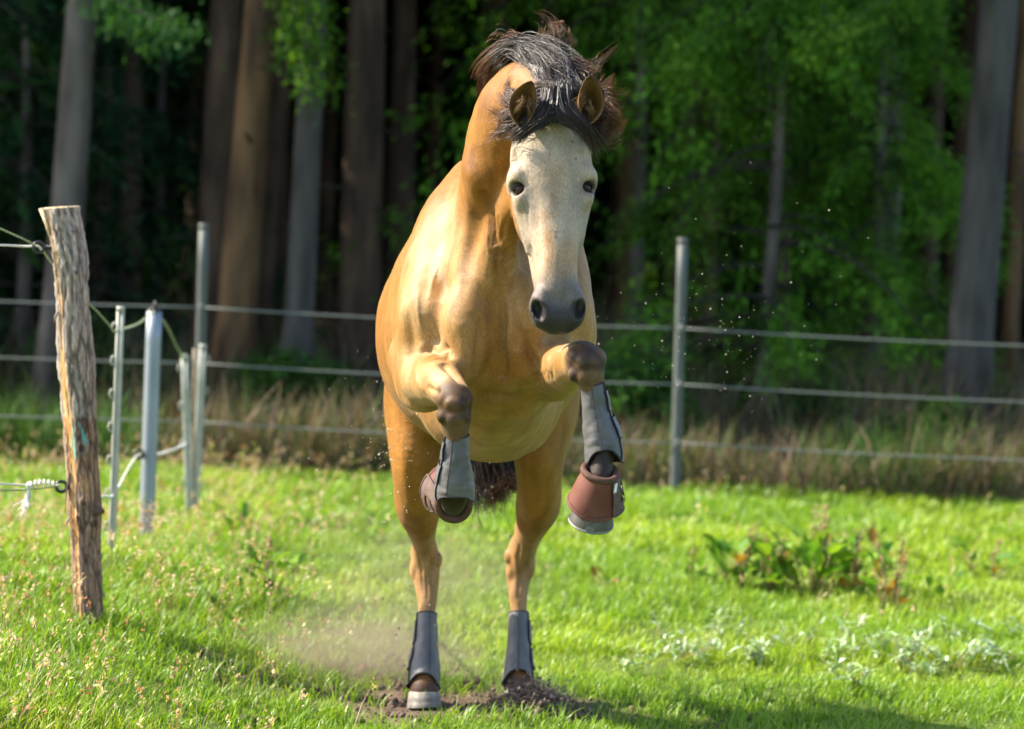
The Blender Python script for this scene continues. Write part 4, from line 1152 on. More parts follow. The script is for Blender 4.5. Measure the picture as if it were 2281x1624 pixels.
def tendon_boot(axis, prof, front_cut, side_low, outer, seam_at=0.0, wr=.0014, seed=0, front_open=None):
    """axis: pixel stations top to bottom; prof: radii; the bottom rim arches over the fetlock in front"""
    rs = np.random.default_rng(seed)
    A = catmull(np.array([P(*q) for q in axis]), 40); R_ = catmull(np.array(prof)[:, None], 40)[:, 0]
    T = np.gradient(A, axis=0)
    nu, nv = 44, 57
    ph = rs.uniform(0, 6, 6)
    def rim(a):        # lowest v reached at this angle
        w = 1 / (1 + math.exp(-(abs(a) - front_cut) / .16))
        return .80 * (1 - w) + side_low * w
    def pt(u, a, off=0.0):
        i = min(u, 1.0) * 39; i0 = int(min(i, 38)); t = i - i0
        c = A[i0] * (1 - t) + A[i0 + 1] * t; r = R_[i0] * (1 - t) + R_[i0 + 1] * t
        if u > 1: c = A[-1] + nrm(T[-1]) * (u - 1) * np.linalg.norm(A[-1] - A[0])
        s, f = frame(T[min(i0, 39)])
        fold = wr * (2.2 * mnoise.noise(Vector((math.cos(a) * 1.6 + ph[0], math.sin(a) * 1.6, u * 5.5))) + 1.5 * mnoise.noise(Vector((math.cos(a) * 2.2, math.sin(a) * 2.2 + ph[1], u * 17))) * (.3 + u)) * min(1, u * 6)
        r = r + fold + off
        return c + s * r * math.sin(a) + f * r * 1.08 * math.cos(a)
    angs = np.linspace(-math.pi, math.pi, nv)
    mb = MB()
    for off in (0.0, -.004):
        V = []
        for i in range(nu):
            for a in angs: V.append(pt(i / (nu - 1) * rim(a), a, off))
        V = np.array(V)
        if off == 0.0: mb.grid(V, nu, nv)
        else: inner = V
    o = mb.build('tendon_boot', M_BOOT, horse)
    ib = MB(); ib.grid(inner[:, :], nu, nv); ib.build('lining', M_INNER, o)
    b = MB(); b.tube([pt(0.0, a, -.001) for a in angs], .0026, 7, cap=False); b.build('binding', M_BIND, o)
    b = MB(); b.tube([pt(rim(a), a, -.001) for a in angs], .0030, 7, cap=False); b.build('binding', M_BIND, o)
    for sa in (seam_at,):
        b = MB(); us = np.linspace(.01, .97, 40)
        b.tube([pt(u * rim(sa), sa, .0004) for u in us], .0009, 5); b.build('seam', M_SEAM, o)
    sb = MB()
    for k in range(26):       # stitches along the middle seam
        u = .03 + k * .036
        if u * 1.0 > .97: break
        sb.tube([pt(u * rim(seam_at), seam_at + .035 * outer, .001), pt((u + .02) * rim(seam_at), seam_at + .035 * outer, .001)], .0011, 5)
    sb.build('stitching', M_STITCH, o)
    # front flap edge and closing straps on the outer side
    fa = outer * 1.12
    b = MB(); b.tube([pt(u * rim(fa), fa, .002) for u in np.linspace(.0, .98, 30)], .0022, 6); b.build('binding', M_BIND, o)
    for (u0, u1) in ((.10, .36), (.44, .70)):
        V = []
        aa = np.linspace(fa - .12 * outer, fa + outer * 1.15, 14)
        for i in range(8):
            for a in aa: V.append(pt((u0 + (u1 - u0) * i / 7) * rim(a), a, .0045 + .001 * math.sin(i / 7 * math.pi)))
        V = np.array(V); m2 = MB(); m2.grid(V, 8, 14)
        st = m2.build('strap', M_BOOT, o)
        e = MB(); lp = list(V[:14]) + list(V[13::14]) + list(V[-1:-15:-1]) + list(V[-14::-14])
        e.tube(lp, .0013, 6); e.build('strap_edge', M_BIND, o)
    return o

def bell_boot(top, bot, rt, rb, flap_ang, fwd=(0, -1, 0), side=1, up=None):
    ax = bot - top; L = np.linalg.norm(ax); t = nrm(ax); s, f = frame(ax, fwd)
    def pt(u, a, off=0.0):
        r = rt + (rb - rt) * (u ** .80) + off + .0012 * math.sin(a * 3 + u * 4)
        return top + t * (L * (u + .07 * u * math.cos(a * 2))) + s * r * math.sin(a) + f * r * math.cos(a)
    angs = np.linspace(-math.pi, math.pi, 61)
    V = np.array([pt(i / 15, a) for i in range(16) for a in angs]); mb = MB(); mb.grid(V, 16, 61)
    V2 = np.array([pt(i / 15, a, -.005) for i in range(16) for a in angs]); mb.grid(V2[::-1], 16, 61)
    o = mb.build('bell_boot', M_BELL, horse)
    b = MB(); b.tube([pt(-.02, a, .0015) for a in angs], .0095, 10, cap=False, flat=1.25); b.build('collar', M_COLLAR, o)
    b = MB(); b.tube([pt(1.0, a, -.002) for a in angs], .0042, 8, cap=False); b.build('rim', M_BELL, o)
    b = MB(); b.tube([pt(.92, a, .0004) for a in angs], .0012, 5, cap=False); b.build('stitching', M_COLLAR, o)
    a0, a1 = flap_ang
    aa = np.linspace(a0, a1, 16); uu = np.linspace(.05, .97, 10)
    V = np.array([pt(u, a, .006 + .002 * math.sin(u * 9 + a * 4)) for u in uu for a in aa]); m2 = MB(); m2.grid(V, 10, 16)
    m2.grid(np.array([pt(u, a, .001) for u in uu for a in aa])[::-1], 10, 16)
    fl = m2.build('strap_flap', M_FLAP, o)
    e = MB(); lp = list(V[:16]) + list(V[15::16]) + list(V[-1:-17:-1]) + list(V[-16::-16]); e.tube(lp, .003, 6); e.build('flap_edge', M_FLAP, o)
    aa = np.linspace(a0 + .45 * (a1 - a0), a1 + .1 * side, 10)
    V = np.array([pt(u, a, .012) for u in (.28, .36, .44) for a in aa]); m3 = MB(); m3.grid(V, 3, 10)
    V = np.array([pt(u, a, .012) for u in (.58, .66, .74) for a in aa]); m3.grid(V, 3, 10)
    m3.build('flap_strip', M_COLLAR, o)
    tg = MB(); c = pt(.16, a0 + .05 * (a1 - a0), .009); tdir = nrm(pt(.3, a0, .009) - c); sdir = nrm(pt(.16, a0 + .1 * (a1 - a0), .009) - c)
    tg.box(c, sdir * .0045, tdir * .012, np.cross(sdir, tdir) * .0015); tg.build('tag', M_TAG, o, smooth=False)
    return o

# near hind pair stand on the ground
hoof_mesh(P(944, 1537, 8.95), np.array([P(945, 1588, 8.94)[0], 8.94, .002]), .052, .061, (0, -1, 0), .016)
hoof_mesh(P(1158, 1530, 9.09), np.array([P(1160, 1565, 9.08)[0], 9.08, .002]), .052, .061, (0, -1, 0), .016)
hoof_mesh(P(1329, 1100, 7.055), P(1317, 1158, 7.085), .050, .060, (0, -1, 0), .004, pale=False, shoe=True)
hoof_mesh(P(1000, 1105, 7.40), P(995, 1085, 7.50), .050, .060, (0, .2, -1), .008, pale=False, shoe=True)
tendon_boot([(951, 1368, 9.058), (949, 1430, 9.02), (946, 1490, 8.98), (943, 1530, 8.955)], [.036, .042, .055, .058], .75, 1.0, -1, seam_at=.35, seed=1)
tendon_boot([(1155, 1366, 9.188), (1156, 1430, 9.15), (1155, 1485, 9.12), (1154, 1525, 9.09)], [.037, .041, .052, .058], .75, 1.0, 1, seam_at=-.05, seed=2)
tendon_boot([(1319, 853, 7.05), (1328, 915, 7.06), (1341, 975, 7.07), (1346, 1033, 7.07)], [.0325, .0375, .050, .053], .80, 1.0, 1, seam_at=-.15, seed=3)
tendon_boot([(1018, 968, 7.208), (1016, 1020, 7.22), (1013, 1070, 7.24), (1012, 1115, 7.26)], [.034, .040, .053, .056], .9, .98, -1, seam_at=-.35, seed=4)
bell_boot(P(1337, 1054, 7.035), P(1322, 1124, 7.075), .044, .074, (.85, 2.0), fwd=(0, -1, 0), side=1)
bell_boot(P(1011, 1124, 7.30), P(999, 1093, 7.42), .043, .076, (-2.2, -.9), fwd=(0, -.1, -1), side=-1)

# ------------------------------------------------------------------ eyes
mt, N, L, BS = mat_new('eye'); at = N.new('ShaderNodeVertexColor'); at.layer_name = 'Col'; L.new(at.outputs[0], BS.inputs['Base Color'])
BS.inputs['Roughness'].default_value = .12; BS.inputs['Specular IOR Level'].default_value = .22; M_EYE = mt
M_LID = mat_attr('eyelid_skin', rough=.85, spec=.1, bump=.2, bscale=300)
for sx, ec in zip((-1, 1), EYES):
    gaze = nrm(sx * h_x * .80 + h_n * .60); up = nrm(-h_l - gaze * (-h_l @ gaze)); sd = np.cross(up, gaze)
    V = []; C = []; nu, nv = 20, 28
    for i in range(nu):
        ph = i / (nu - 1) * math.pi
        for j in range(nv):
            a = j / nv * 2 * math.pi
            q = np.array([math.sin(ph) * math.cos(a), math.sin(ph) * math.sin(a), math.cos(ph)])
            V.append(ec + .0205 * (q[0] * sd + q[1] * up + q[2] * gaze))
            if math.hypot(q[0] * .6, q[1] * 1.6) < .34 and q[2] > 0: c = (.004, .004, .005)
            elif q[2] > .45: c = (.040, .013, .003)
            elif q[2] > .42: c = (.015, .01, .008)
            else: c = (.02, .016, .014)
            C.append(c)
    mb = MB(); mb.grid(np.array(V), nu, nv, closed_v=True, col=np.array(C)); mb.build('eye', M_EYE, horse)
    # lids: skin folds over the eyeball
    tl_ = -sx * .38; sd2 = sd * math.cos(tl_) + up * math.sin(tl_); up2 = up * math.cos(tl_) - sd * math.sin(tl_)
    lid = MB()
    for sgn, e0, rr in ((1, .24, .0222), (-1, .50, .0209)):
        V = []; C = []
        for i in range(7):
            for k in range(17):
                a = (k / 16 - .5) * 2.9; ed = e0 * max(0.0, math.cos(a * 1.08)) - .04
                b_ = sgn * (ed + (1.35 - ed) * i / 6)
                q = nrm(math.sin(a) * math.cos(b_) * sd2 + math.sin(b_) * up2 + math.cos(a) * math.cos(b_) * gaze)
                V.append(ec + q * (rr + (.0015 if i == 1 else 0) - .0008 * (i > 3)))
                w = min(1, i / 1.6); C.append(np.array([.014, .011, .010]) * (1 - w) + np.array([.030, .024, .020]) * w)
        lid.grid(np.array(V), 7, 17, col=np.array(C))
    lid.build('eyelids', M_LID, horse)
    lb = MB()
    for k in range(16):
        a = (k / 15 - .5) * 1.9; q = nrm(math.sin(a) * sd2 + .32 * math.cos(a) * up2 + math.cos(a) * gaze); p0 = ec + q * .023
        lb.tube([p0, p0 + gaze * .008 + up * .001, p0 + gaze * .013 - up * .005 + sd * .003 * a], [.0005, .0004, .0002], 4)
    lb.build('eyelashes', M_BIND, horse)
# ------------------------------------------------------------------ mane, forelock, tail
def field_at(Pn):
    i = np.clip(np.searchsorted(B.g[0], Pn[:, 0]), 1, len(B.g[0]) - 2); j = np.clip(np.searchsorted(B.g[1], Pn[:, 1]), 1, len(B.g[1]) - 2); k = np.clip(np.searchsorted(B.g[2], Pn[:, 2]), 1, len(B.g[2]) - 2)
    F = B.F; d = F[i, j, k]
    g = np.stack([(F[i + 1, j, k] - F[i - 1, j, k]) / (B.g[0][i + 1] - B.g[0][i - 1]), (F[i, j + 1, k] - F[i, j - 1, k]) / (B.g[1][j + 1] - B.g[1][j - 1]), (F[i, j, k + 1] - F[i, j, k - 1]) / (B.g[2][k + 1] - B.g[2][k - 1])], 1)
    return d, g / (np.linalg.norm(g, axis=1)[:, None] + 1e-6)
HR = np.random.default_rng(11)
def strands(guides, n, spread=(.006, .02), rad=.0012, cr=(.02, .018, .018), ct=(.05, .025, .012), grey=0.0, npts=12, curl=.004, push=.002, lenvar=.35):
    """strands interpolated between guide curves given as pixels + distance"""
    G = np.array([catmull(np.array([P(*q) for q in g]), npts) for g in guides])
    nclump = max(5, n // 9); cl = HR.integers(0, nclump, n); s = np.clip(HR.uniform(0, len(G) - 1, nclump)[cl] + HR.normal(0, .10, n), 0, len(G) - 1.0001); i0 = np.minimum(s.astype(int), len(G) - 2); t = (s - i0)[:, None, None]
    Q = G[i0] * (1 - t) + G[i0 + 1] * t
    u = np.linspace(0, 1, npts)
    # different lengths: shrink the parameter range
    ln = (1 - lenvar * HR.random(nclump) ** 1.2)[cl] * HR.uniform(.86, 1.0, n)
    idx = u[None, :] * ln[:, None] * (npts - 1); a = np.minimum(idx.astype(int), npts - 2); f = (idx - a)[..., None]
    Q = np.take_along_axis(Q, a[..., None].repeat(3, 2), 1) * (1 - f) + np.take_along_axis(Q, (a + 1)[..., None].repeat(3, 2), 1) * f
    co = HR.normal(0, 1, (nclump, 3)) * spread[1]
    off0 = HR.normal(0, 1, (n, 3)) * spread[0]
    Q = Q + off0[:, None, :] * (1 - .62 * u[None, :, None] ** .8) + co[cl][:, None, :] * (u[None, :, None] ** 1.3)
    ph = HR.uniform(0, 6.28, (nclump, 3)); fr = HR.uniform(3, 8, (nclump, 1))
    Q = Q + curl * np.sin(fr[cl][:, None, :] * u[None, :, None] + ph[cl][:, None, :]) * u[None, :, None]
    Q = Q + HR.normal(0, .0010, Q.shape) * u[None, :, None]
    if push:
        for _ in range(3):
            fl = Q.reshape(-1, 3); d, g = field_at(fl)
            mv = np.where(d < push, push - d, 0)[:, None] * g
            Q = (fl + mv).reshape(Q.shape)
    return Q, u, cr, ct, grey, rad
def hair_mesh(name, groups, mat, parent):
    Vs, Fs, Cs = [], [], []; off = 0
    for Q, u, cr, ct, grey, rad in groups:
        n, m = Q.shape[:2]
        T = np.gradient(Q, axis=1); T /= np.linalg.norm(T, axis=2)[..., None] + 1e-9
        a = np.cross(T, np.array([.2, .3, .9])); a /= np.linalg.norm(a, axis=2)[..., None] + 1e-9; b = np.cross(T, a)
        r = rad * HR.uniform(.6, 1.4, n)[:, None] * (1 - .8 * u[None, :] ** 2)
        ring = [Q + r[..., None] * (math.cos(k * 2.0944) * a + math.sin(k * 2.0944) * b) for k in range(3)]
        V = np.stack(ring, 2).reshape(-1, 3)
        base = (np.arange(n)[:, None] * m + np.arange(m - 1)[None, :]) * 3 + off
        for k in range(3):
            k2 = (k + 1) % 3
            Fs.append(np.stack([base + k, base + k2, base + 3 + k2, base + 3 + k], -1).reshape(-1, 4))
        w = (u[None, :] ** 2.0)[..., None]
        cr_, ct_ = np.asarray(cr, float), np.asarray(ct, float)
        col = cr_ * (1 - w) + ct_ * w
        gm = (HR.random(n) < grey)[:, None, None]  # grey strands paint the highlights of glossy black hair
        col = np.where(gm, np.array([.15, .138, .135]), col) * HR.uniform(.6, 1.5, n)[:, None, None]
        Cs.append(np.repeat(col.reshape(-1, 3), 3, 0)); Vs.append(V); off += len(V)
    me = fast_mesh(name, np.vstack(Vs), np.vstack(Fs), 4); set_col(me, np.clip(np.vstack(Cs), 0, 1))
    return link(name, me, mat, parent)
mt, N, L, BS = mat_new('horse_hair'); at = N.new('ShaderNodeVertexColor'); at.layer_name = 'Col'; L.new(at.outputs[0], BS.inputs['Base Color'])
BS.inputs['Roughness'].default_value = .38; BS.inputs['Specular IOR Level'].default_value = .45; M_HAIR = mt
blk = (.020, .014, .013); brn = (.11, .046, .020); org = (.24, .095, .026)
mane = []
mane.append(strands([[(1172, 135, 7.34), (1140, 100, 7.40), (1105, 122, 7.50), (1080, 165, 7.56), (1064, 225, 7.58)],
                     [(1160, 140, 7.40), (1128, 112, 7.46), (1098, 150, 7.55), (1080, 195, 7.58), (1076, 245, 7.60)],
                     [(1148, 150, 7.45), (1120, 128, 7.52), (1100, 172, 7.58), (1090, 210, 7.60), (1088, 240, 7.61)]], 420, (.010, .014), .0015, blk, brn, .08))
mane.append(strands([[(1112, 138, 7.36), (1138, 118, 7.30), (1175, 125, 7.24), (1205, 150, 7.17), (1222, 185, 7.12)],
                     [(1120, 122, 7.42), (1150, 100, 7.36), (1195, 105, 7.28), (1235, 130, 7.22), (1258, 172, 7.15)],
                     [(1150, 108, 7.42), (1185, 92, 7.38), (1225, 100, 7.32), (1265, 128, 7.27), (1300, 168, 7.2)]], 520, (.012, .016), .0013, blk, (.03, .022, .02), .15, curl=.014))
mane.append(strands([[(1195, 110, 7.36), (1198, 92, 7.36), (1200, 75, 7.36), (1196, 55, 7.36)], [(1215, 108, 7.36), (1222, 90, 7.36), (1235, 78, 7.36), (1255, 66, 7.36)], [(1240, 115, 7.34), (1252, 100, 7.33), (1262, 88, 7.32), (1275, 80, 7.31)]], 190, (.010, .012), .0011, blk, (.16, .065, .035), .12))
mane.append(strands([[(1235, 118, 7.32), (1265, 125, 7.30), (1290, 132, 7.28), (1318, 136, 7.26)], [(1240, 140, 7.28), (1275, 148, 7.24), (1300, 165, 7.22), (1318, 185, 7.2)], [(1250, 165, 7.24), (1285, 175, 7.22), (1310, 190, 7.2), (1325, 215, 7.2)]], 260, (.010, .012), .0013, blk, brn, .14))
mane.append(strands([[(1165, 130, 7.30), (1185, 155, 7.22), (1205, 180, 7.14), (1222, 205, 7.09)], [(1205, 120, 7.30), (1222, 150, 7.22), (1235, 180, 7.14), (1245, 205, 7.09)], [(1245, 130, 7.28), (1262, 160, 7.21), (1275, 190, 7.14), (1285, 210, 7.10)]], 480, (.014, .008), .0013, blk, (.03, .02, .02), .16, curl=.008))
mane.append(strands([[(1275, 195, 7.18), (1325, 200, 7.18), (1355, 180, 7.17), (1372, 172, 7.16)], [(1280, 210, 7.17), (1335, 215, 7.17), (1365, 226, 7.16), (1386, 228, 7.15)], [(1285, 235, 7.16), (1335, 248, 7.16), (1368, 258, 7.15), (1392, 245, 7.14)], [(1300, 262, 7.15), (1335, 282, 7.15), (1372, 285, 7.14), (1392, 262, 7.13)], [(1312, 285, 7.14), (1340, 300, 7.14), (1368, 296, 7.13), (1386, 275, 7.13)]], 420, (.008, .013), .0011, (.04, .022, .018), org, .04))
mane.append(strands([[(1170, 215, 7.2), (1150, 200, 7.24), (1160, 180, 7.24), (1145, 165, 7.26)], [(1165, 235, 7.18), (1140, 225, 7.22), (1128, 232, 7.24), (1122, 215, 7.24)], [(1155, 265, 7.15), (1130, 275, 7.18), (1112, 285, 7.2), (1098, 282, 7.2)], [(1148, 285, 7.13), (1128, 298, 7.16), (1110, 318, 7.2), (1100, 330, 7.2)]], 170, (.008, .014), .0010, (.05, .028, .022), brn, .22))
# loose wind-blown strands
for (g1, g2, n_) in (([(1150, 130, 7.36), (1110, 110, 7.4), (1075, 150, 7.45), (1062, 200, 7.5)], [(1180, 110, 7.36), (1150, 80, 7.36), (1148, 72, 7.36), (1150, 66, 7.36)], 50),
                     ([(1215, 110, 7.34), (1222, 85, 7.34), (1212, 68, 7.34), (1215, 48, 7.34)], [(1245, 115, 7.32), (1262, 90, 7.3), (1258, 75, 7.3), (1268, 62, 7.3)], 110),
                     ([(1250, 130, 7.28), (1290, 128, 7.27), (1308, 135, 7.27), (1330, 132, 7.26)], [(1280, 190, 7.2), (1330, 192, 7.19), (1350, 178, 7.18), (1368, 170, 7.18)], 60),
                     ([(1300, 215, 7.17), (1345, 222, 7.16), (1372, 240, 7.15), (1398, 232, 7.14)], [(1310, 290, 7.12), (1345, 330, 7.12), (1360, 318, 7.12), (1372, 322, 7.12)], 130),
                     ([(1160, 230, 7.14), (1125, 240, 7.16), (1108, 228, 7.18), (1090, 240, 7.19)], [(1145, 290, 7.12), (1115, 300, 7.15), (1092, 318, 7.17), (1098, 345, 7.18)], 110)):
    mane.append(strands([g1, g2], n_, (.012, .022), .0009, (.035, .020, .014), (.20, .085, .03), .05, curl=.016, lenvar=.5))
hair_mesh('mane', mane, M_HAIR, horse)
# fine hair inside the ears
eh = []
for bx, tx in ((1166, 1180), (1302, 1317)):
    eh.append(strands([[(bx - 18, 262, 7.06), (bx - 8, 250, 7.04), (bx + 2, 240, 7.04), (bx + 6, 228, 7.045)], [(bx - 20, 225, 7.055), (bx - 10, 218, 7.04), (bx, 212, 7.04), (bx + 6, 205, 7.045)]], 34, (.004, .004), .0006, (.16, .085, .03), (.20, .12, .05), 0, npts=8, curl=.003, push=0))
    eh.append(strands([[(bx + 16, 268, 7.06), (bx + 10, 256, 7.04), (bx + 6, 245, 7.04), (bx, 235, 7.045)], [(bx + 26, 235, 7.055), (bx + 18, 225, 7.04), (bx + 12, 215, 7.04), (bx + 6, 208, 7.045)]], 34, (.004, .004), .0006, (.16, .085, .03), (.20, .12, .05), 0, npts=8, curl=.003, push=0))
for q_ in (eh[:2], eh[2:]): hair_mesh('ear_hair', q_, M_HAIR, horse)
fl = []
fl.append(strands([[(1222, 200, 7.09), (1212, 232, 7.06), (1188, 262, 7.06), (1155, 290, 7.08), (1128, 318, 7.12)], [(1232, 200, 7.09), (1226, 242, 7.06), (1205, 268, 7.05), (1172, 292, 7.06), (1140, 328, 7.10)], [(1237, 200, 7.09), (1234, 248, 7.05), (1222, 266, 7.05), (1192, 282, 7.05), (1160, 305, 7.07)]], 900, (.009, .006), .0012, blk, (.03, .02, .018), .05, push=.003))
fl.append(strands([[(1246, 200, 7.09), (1262, 235, 7.06), (1292, 265, 7.04), (1318, 305, 7.06), (1330, 375, 7.13)], [(1242, 200, 7.09), (1252, 245, 7.05), (1278, 270, 7.04), (1306, 300, 7.05), (1326, 350, 7.10)], [(1239, 200, 7.09), (1242, 248, 7.05), (1256, 266, 7.04), (1288, 282, 7.04), (1315, 318, 7.08)]], 900, (.009, .006), .0012, blk, (.035, .02, .015), .05, push=.003))
fl.append(strands([[(1228, 195, 7.08), (1231, 240, 7.05), (1234, 262, 7.05), (1236, 282, 7.05)], [(1245, 195, 7.08), (1241, 240, 7.05), (1240, 262, 7.05), (1237, 284, 7.05)]], 160, (.007, .003), .0013, blk, blk, .03, push=.003))
fl.append(strands([[(1200, 190, 7.13), (1215, 185, 7.10), (1240, 195, 7.08), (1258, 215, 7.08)], [(1205, 210, 7.11), (1225, 205, 7.09), (1250, 215, 7.08), (1270, 245, 7.08)], [(1205, 235, 7.09), (1225, 235, 7.07), (1252, 240, 7.07), (1280, 262, 7.08)]], 360, (.010, .008), .0013, blk, brn, .12, push=.004))
hair_mesh('forelock', fl, M_HAIR, horse)
tl = []
tl.append(strands([[(1078, 760, 9.46), (1062, 880, 9.52), (1050, 1000, 9.52), (1056, 1080, 9.50), (1078, 1130, 9.48)], [(1088, 760, 9.47), (1090, 880, 9.54), (1092, 1000, 9.55), (1088, 1090, 9.53), (1100, 1138, 9.5)], [(1098, 760, 9.46), (1115, 880, 9.52), (1132, 1000, 9.53), (1145, 1060, 9.50), (1120, 1120, 9.48)]], 1300, (.026, .026), .0018, blk, blk, 0, npts=16, curl=.028, push=0, lenvar=.25))
tl.append(strands([[(1060, 1030, 9.48), (1075, 1090, 9.46), (1100, 1125, 9.45), (1128, 1095, 9.44)], [(1085, 1010, 9.48), (1105, 1070, 9.46), (1130, 1090, 9.45), (1150, 1050, 9.44)], [(1110, 1020, 9.48), (1130, 1060, 9.46), (1148, 1075, 9.46), (1156, 1040, 9.46)]], 240, (.016, .016), .0013, blk, brn, 0, npts=14, curl=.02, push=0, lenvar=.3))
hair_mesh('tail', tl, M_HAIR, horse)
# ================================================================== GRASS AND WEEDS
GR = np.random.default_rng(33)
def blades(x, y, h, w, lean, az, col, curve=1.0, segs=3, z=None):
    """curved tapering blades as triangles"""
    n = len(x); z0 = (gz(x, y) if z is None else z) - .006
    base = np.stack([x, y, z0], 1)
    dirx = np.stack([np.cos(az), np.sin(az), 0 * az], 1)
    fa = az + math.pi / 2 + GR.normal(0, .6, n); side = np.stack([np.cos(fa), np.sin(fa), 0 * fa], 1)
    Vs = []
    for i in range(segs):
        t = i / segs; c = base + np.array([0, 0, 1.0]) * (h * (t - .28 * lean * t * t))[:, None] + dirx * (h * lean * t ** (1 + curve * .8))[:, None]
        ww = (w * (1 - .55 * t) * (.75 + .25 * min(1, 3 * t)))[:, None] * .5
        Vs += [c - side * ww, c + side * ww]
    Vs.append(base + np.array([0, 0, 1.0]) * (h * (1 - .34 * lean))[:, None] + dirx * (h * lean)[:, None])
    k = 2 * segs + 1
    V = np.stack(Vs, 1).reshape(-1, 3)
    o = np.arange(n)[:, None] * k; F = []
    for i in range(segs - 1):
        a = 2 * i; F += [o + np.array([[a, a + 1, a + 3]]), o + np.array([[a, a + 3, a + 2]])]
    a = 2 * (segs - 1); F.append(o + np.array([[a, a + 1, a + 2]]))
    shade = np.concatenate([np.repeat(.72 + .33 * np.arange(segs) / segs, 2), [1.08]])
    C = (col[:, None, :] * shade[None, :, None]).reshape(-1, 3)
    return V, np.vstack(F), C
def scatter(n, y0, y1, margin=.45, slope=.205):
    """points over the part of the field the picture looks at, a step of margin either side"""
    y = y0 + (y1 - y0) * GR.random(n); x = (GR.random(n) * 2 - 1) * (slope * y + margin)
    return x, y
def mixcol(n, stops, wts):
    k = GR.choice(len(stops), n, p=np.array(wts) / sum(wts)); c = np.array(stops)[k]
    return c * GR.uniform(.82, 1.2, (n, 1))
M_GRASS = mat_leaf('grass_blades', rough=.42, trans=.42, spec=.45)
fresh = [(.205, .325, .020), (.270, .390, .022), (.145, .265, .020), (.35, .43, .11)]
parts = []
# lawn
for (n, y0, y1, hs, ws) in ((98000, 7.0, 10.4, (.028, .070), .0052), (74000, 10.2, 13.2, (.03, .08), .0062), (56000, 13.0, 16.3, (.04, .10), .0095)):
    x, y = scatter(n, y0, y1)
    pd = dirt(x, y); clump = vnoise(x, y, 3.2, 20) + .6 * vnoise(x, y, 9, 21)
    keep = (GR.random(n) > pd * (1.02 + .25 * (clump < 0))) & (GR.random(n) < .72 + .4 * clump)
    x, y, clump = x[keep], y[keep], clump[keep]; m_ = len(x)
    h = GR.uniform(hs[0], hs[1], m_) * (1 + .35 * clump) * (1 + .45 * _s(-.9, -1.8, x) * _s(12.5, 10, y))
    if y0 < 10: h *= np.where(dirt(x, y) > .05, 1.15, .85)
    col = mixcol(m_, fresh, (5, 4, 3, 1.2))
    tone = vnoise(x, y, 1.3, 23)[:, None]
    col = col * (1 + .16 * tone) * np.where(tone > .25, np.array([[1.04, 1.02, .95]]), np.array([[.88, 1.0, 1.0]]))
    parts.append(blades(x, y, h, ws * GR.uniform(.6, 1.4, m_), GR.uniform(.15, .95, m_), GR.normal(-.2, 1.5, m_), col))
# long tufts by the track and on the bank
tuft = []
for (n, xr, yr) in ((2600, (-2.2, -.45), (7.6, 10.0)), (1300, (-1.0, 2.2), (8.55, 9.9)), (900, (.5, 2.3), (8.6, 9.7))):
    tx = GR.uniform(*xr, n // 13); ty = GR.uniform(*yr, n // 13)
    x = np.repeat(tx, 13) + GR.normal(0, .018, len(tx) * 13); y = np.repeat(ty, 13) + GR.normal(0, .018, len(tx) * 13)
    m_ = len(x); col = mixcol(m_, [(.195, .330, .018), (.140, .275, .018), (.26, .37, .04)], (4, 3, 1))
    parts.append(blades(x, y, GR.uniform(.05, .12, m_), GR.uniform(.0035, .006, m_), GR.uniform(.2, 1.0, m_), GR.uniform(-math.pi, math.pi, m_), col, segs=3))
V = []; F = []; C = []; off = 0
for v, f, c in parts: V.append(v); F.append(f + off); C.append(c); off += len(v)
gme2 = fast_mesh('grass', np.vstack(V), np.vstack(F), 3); set_col(gme2, np.clip(np.vstack(C), 0, 1))
tag(link('grass', gme2, M_GRASS), 'short bright green paddock grass', 'grass', kind='stuff')
# seed heads: thin straw and pinkish stems, mostly on the left bank
n = 9000; x, y = scatter(n, 7.0, 16.0)
wgt = _s(-.35, -1.5, x) * .95 + .06 * (y > 10.5) + .12 * _s(14.5, 15.6, y)
k = GR.random(n) < wgt * (.6 + .5 * vnoise(x, y, 1.9, 31)); x, y = x[k], y[k]; m_ = len(x)
col = mixcol(m_, [(.46, .30, .21), (.50, .40, .26), (.36, .16, .10), (.24, .30, .07)], (4, 4, 1.5, 2))
hh = GR.uniform(.10, .24, m_); az = GR.normal(0.0, .9, m_); ln = GR.uniform(.1, .7, m_)
v1, f1, c1 = blades(x, y, hh, np.full(m_, .0016) * (1 + .08 * y), ln, az, col * .9)
zz = gz(x, y); tip = np.stack([x, y, zz - .006], 1) + np.array([0, 0, 1.0]) * (hh * (1 - .34 * ln))[:, None] + np.stack([np.cos(az), np.sin(az), 0 * az], 1) * (hh * ln)[:, None]
q = 7; cc = np.repeat(tip, q, 0) + GR.normal(0, 1, (m_ * q, 3)) * np.array([.006, .006, .012]); dd = GR.normal(0, 1, (m_ * q, 3)) * .5 + np.array([.35, 0, .8])
sv, sf, scn = leaf_cloud(cc, dd, GR.uniform(.009, .019, m_ * q), np.repeat(col, q, 0) * GR.uniform(.8, 1.35, (m_ * q, 1)), asp=.5, rng=GR)
tri = np.vstack([sf[:, [0, 1, 2]], sf[:, [0, 2, 3]]])
sme = fast_mesh('seed_grass', np.vstack([v1, sv]), np.vstack([f1, tri + len(v1)]), 3); set_col(sme, np.clip(np.vstack([c1, scn]), 0, 1))
tag(link('seed_grass', sme, mat_leaf('seed_stems', rough=.6, trans=.3)), 'thin straw and pinkish grass seed heads on the left bank', 'grass', kind='stuff')
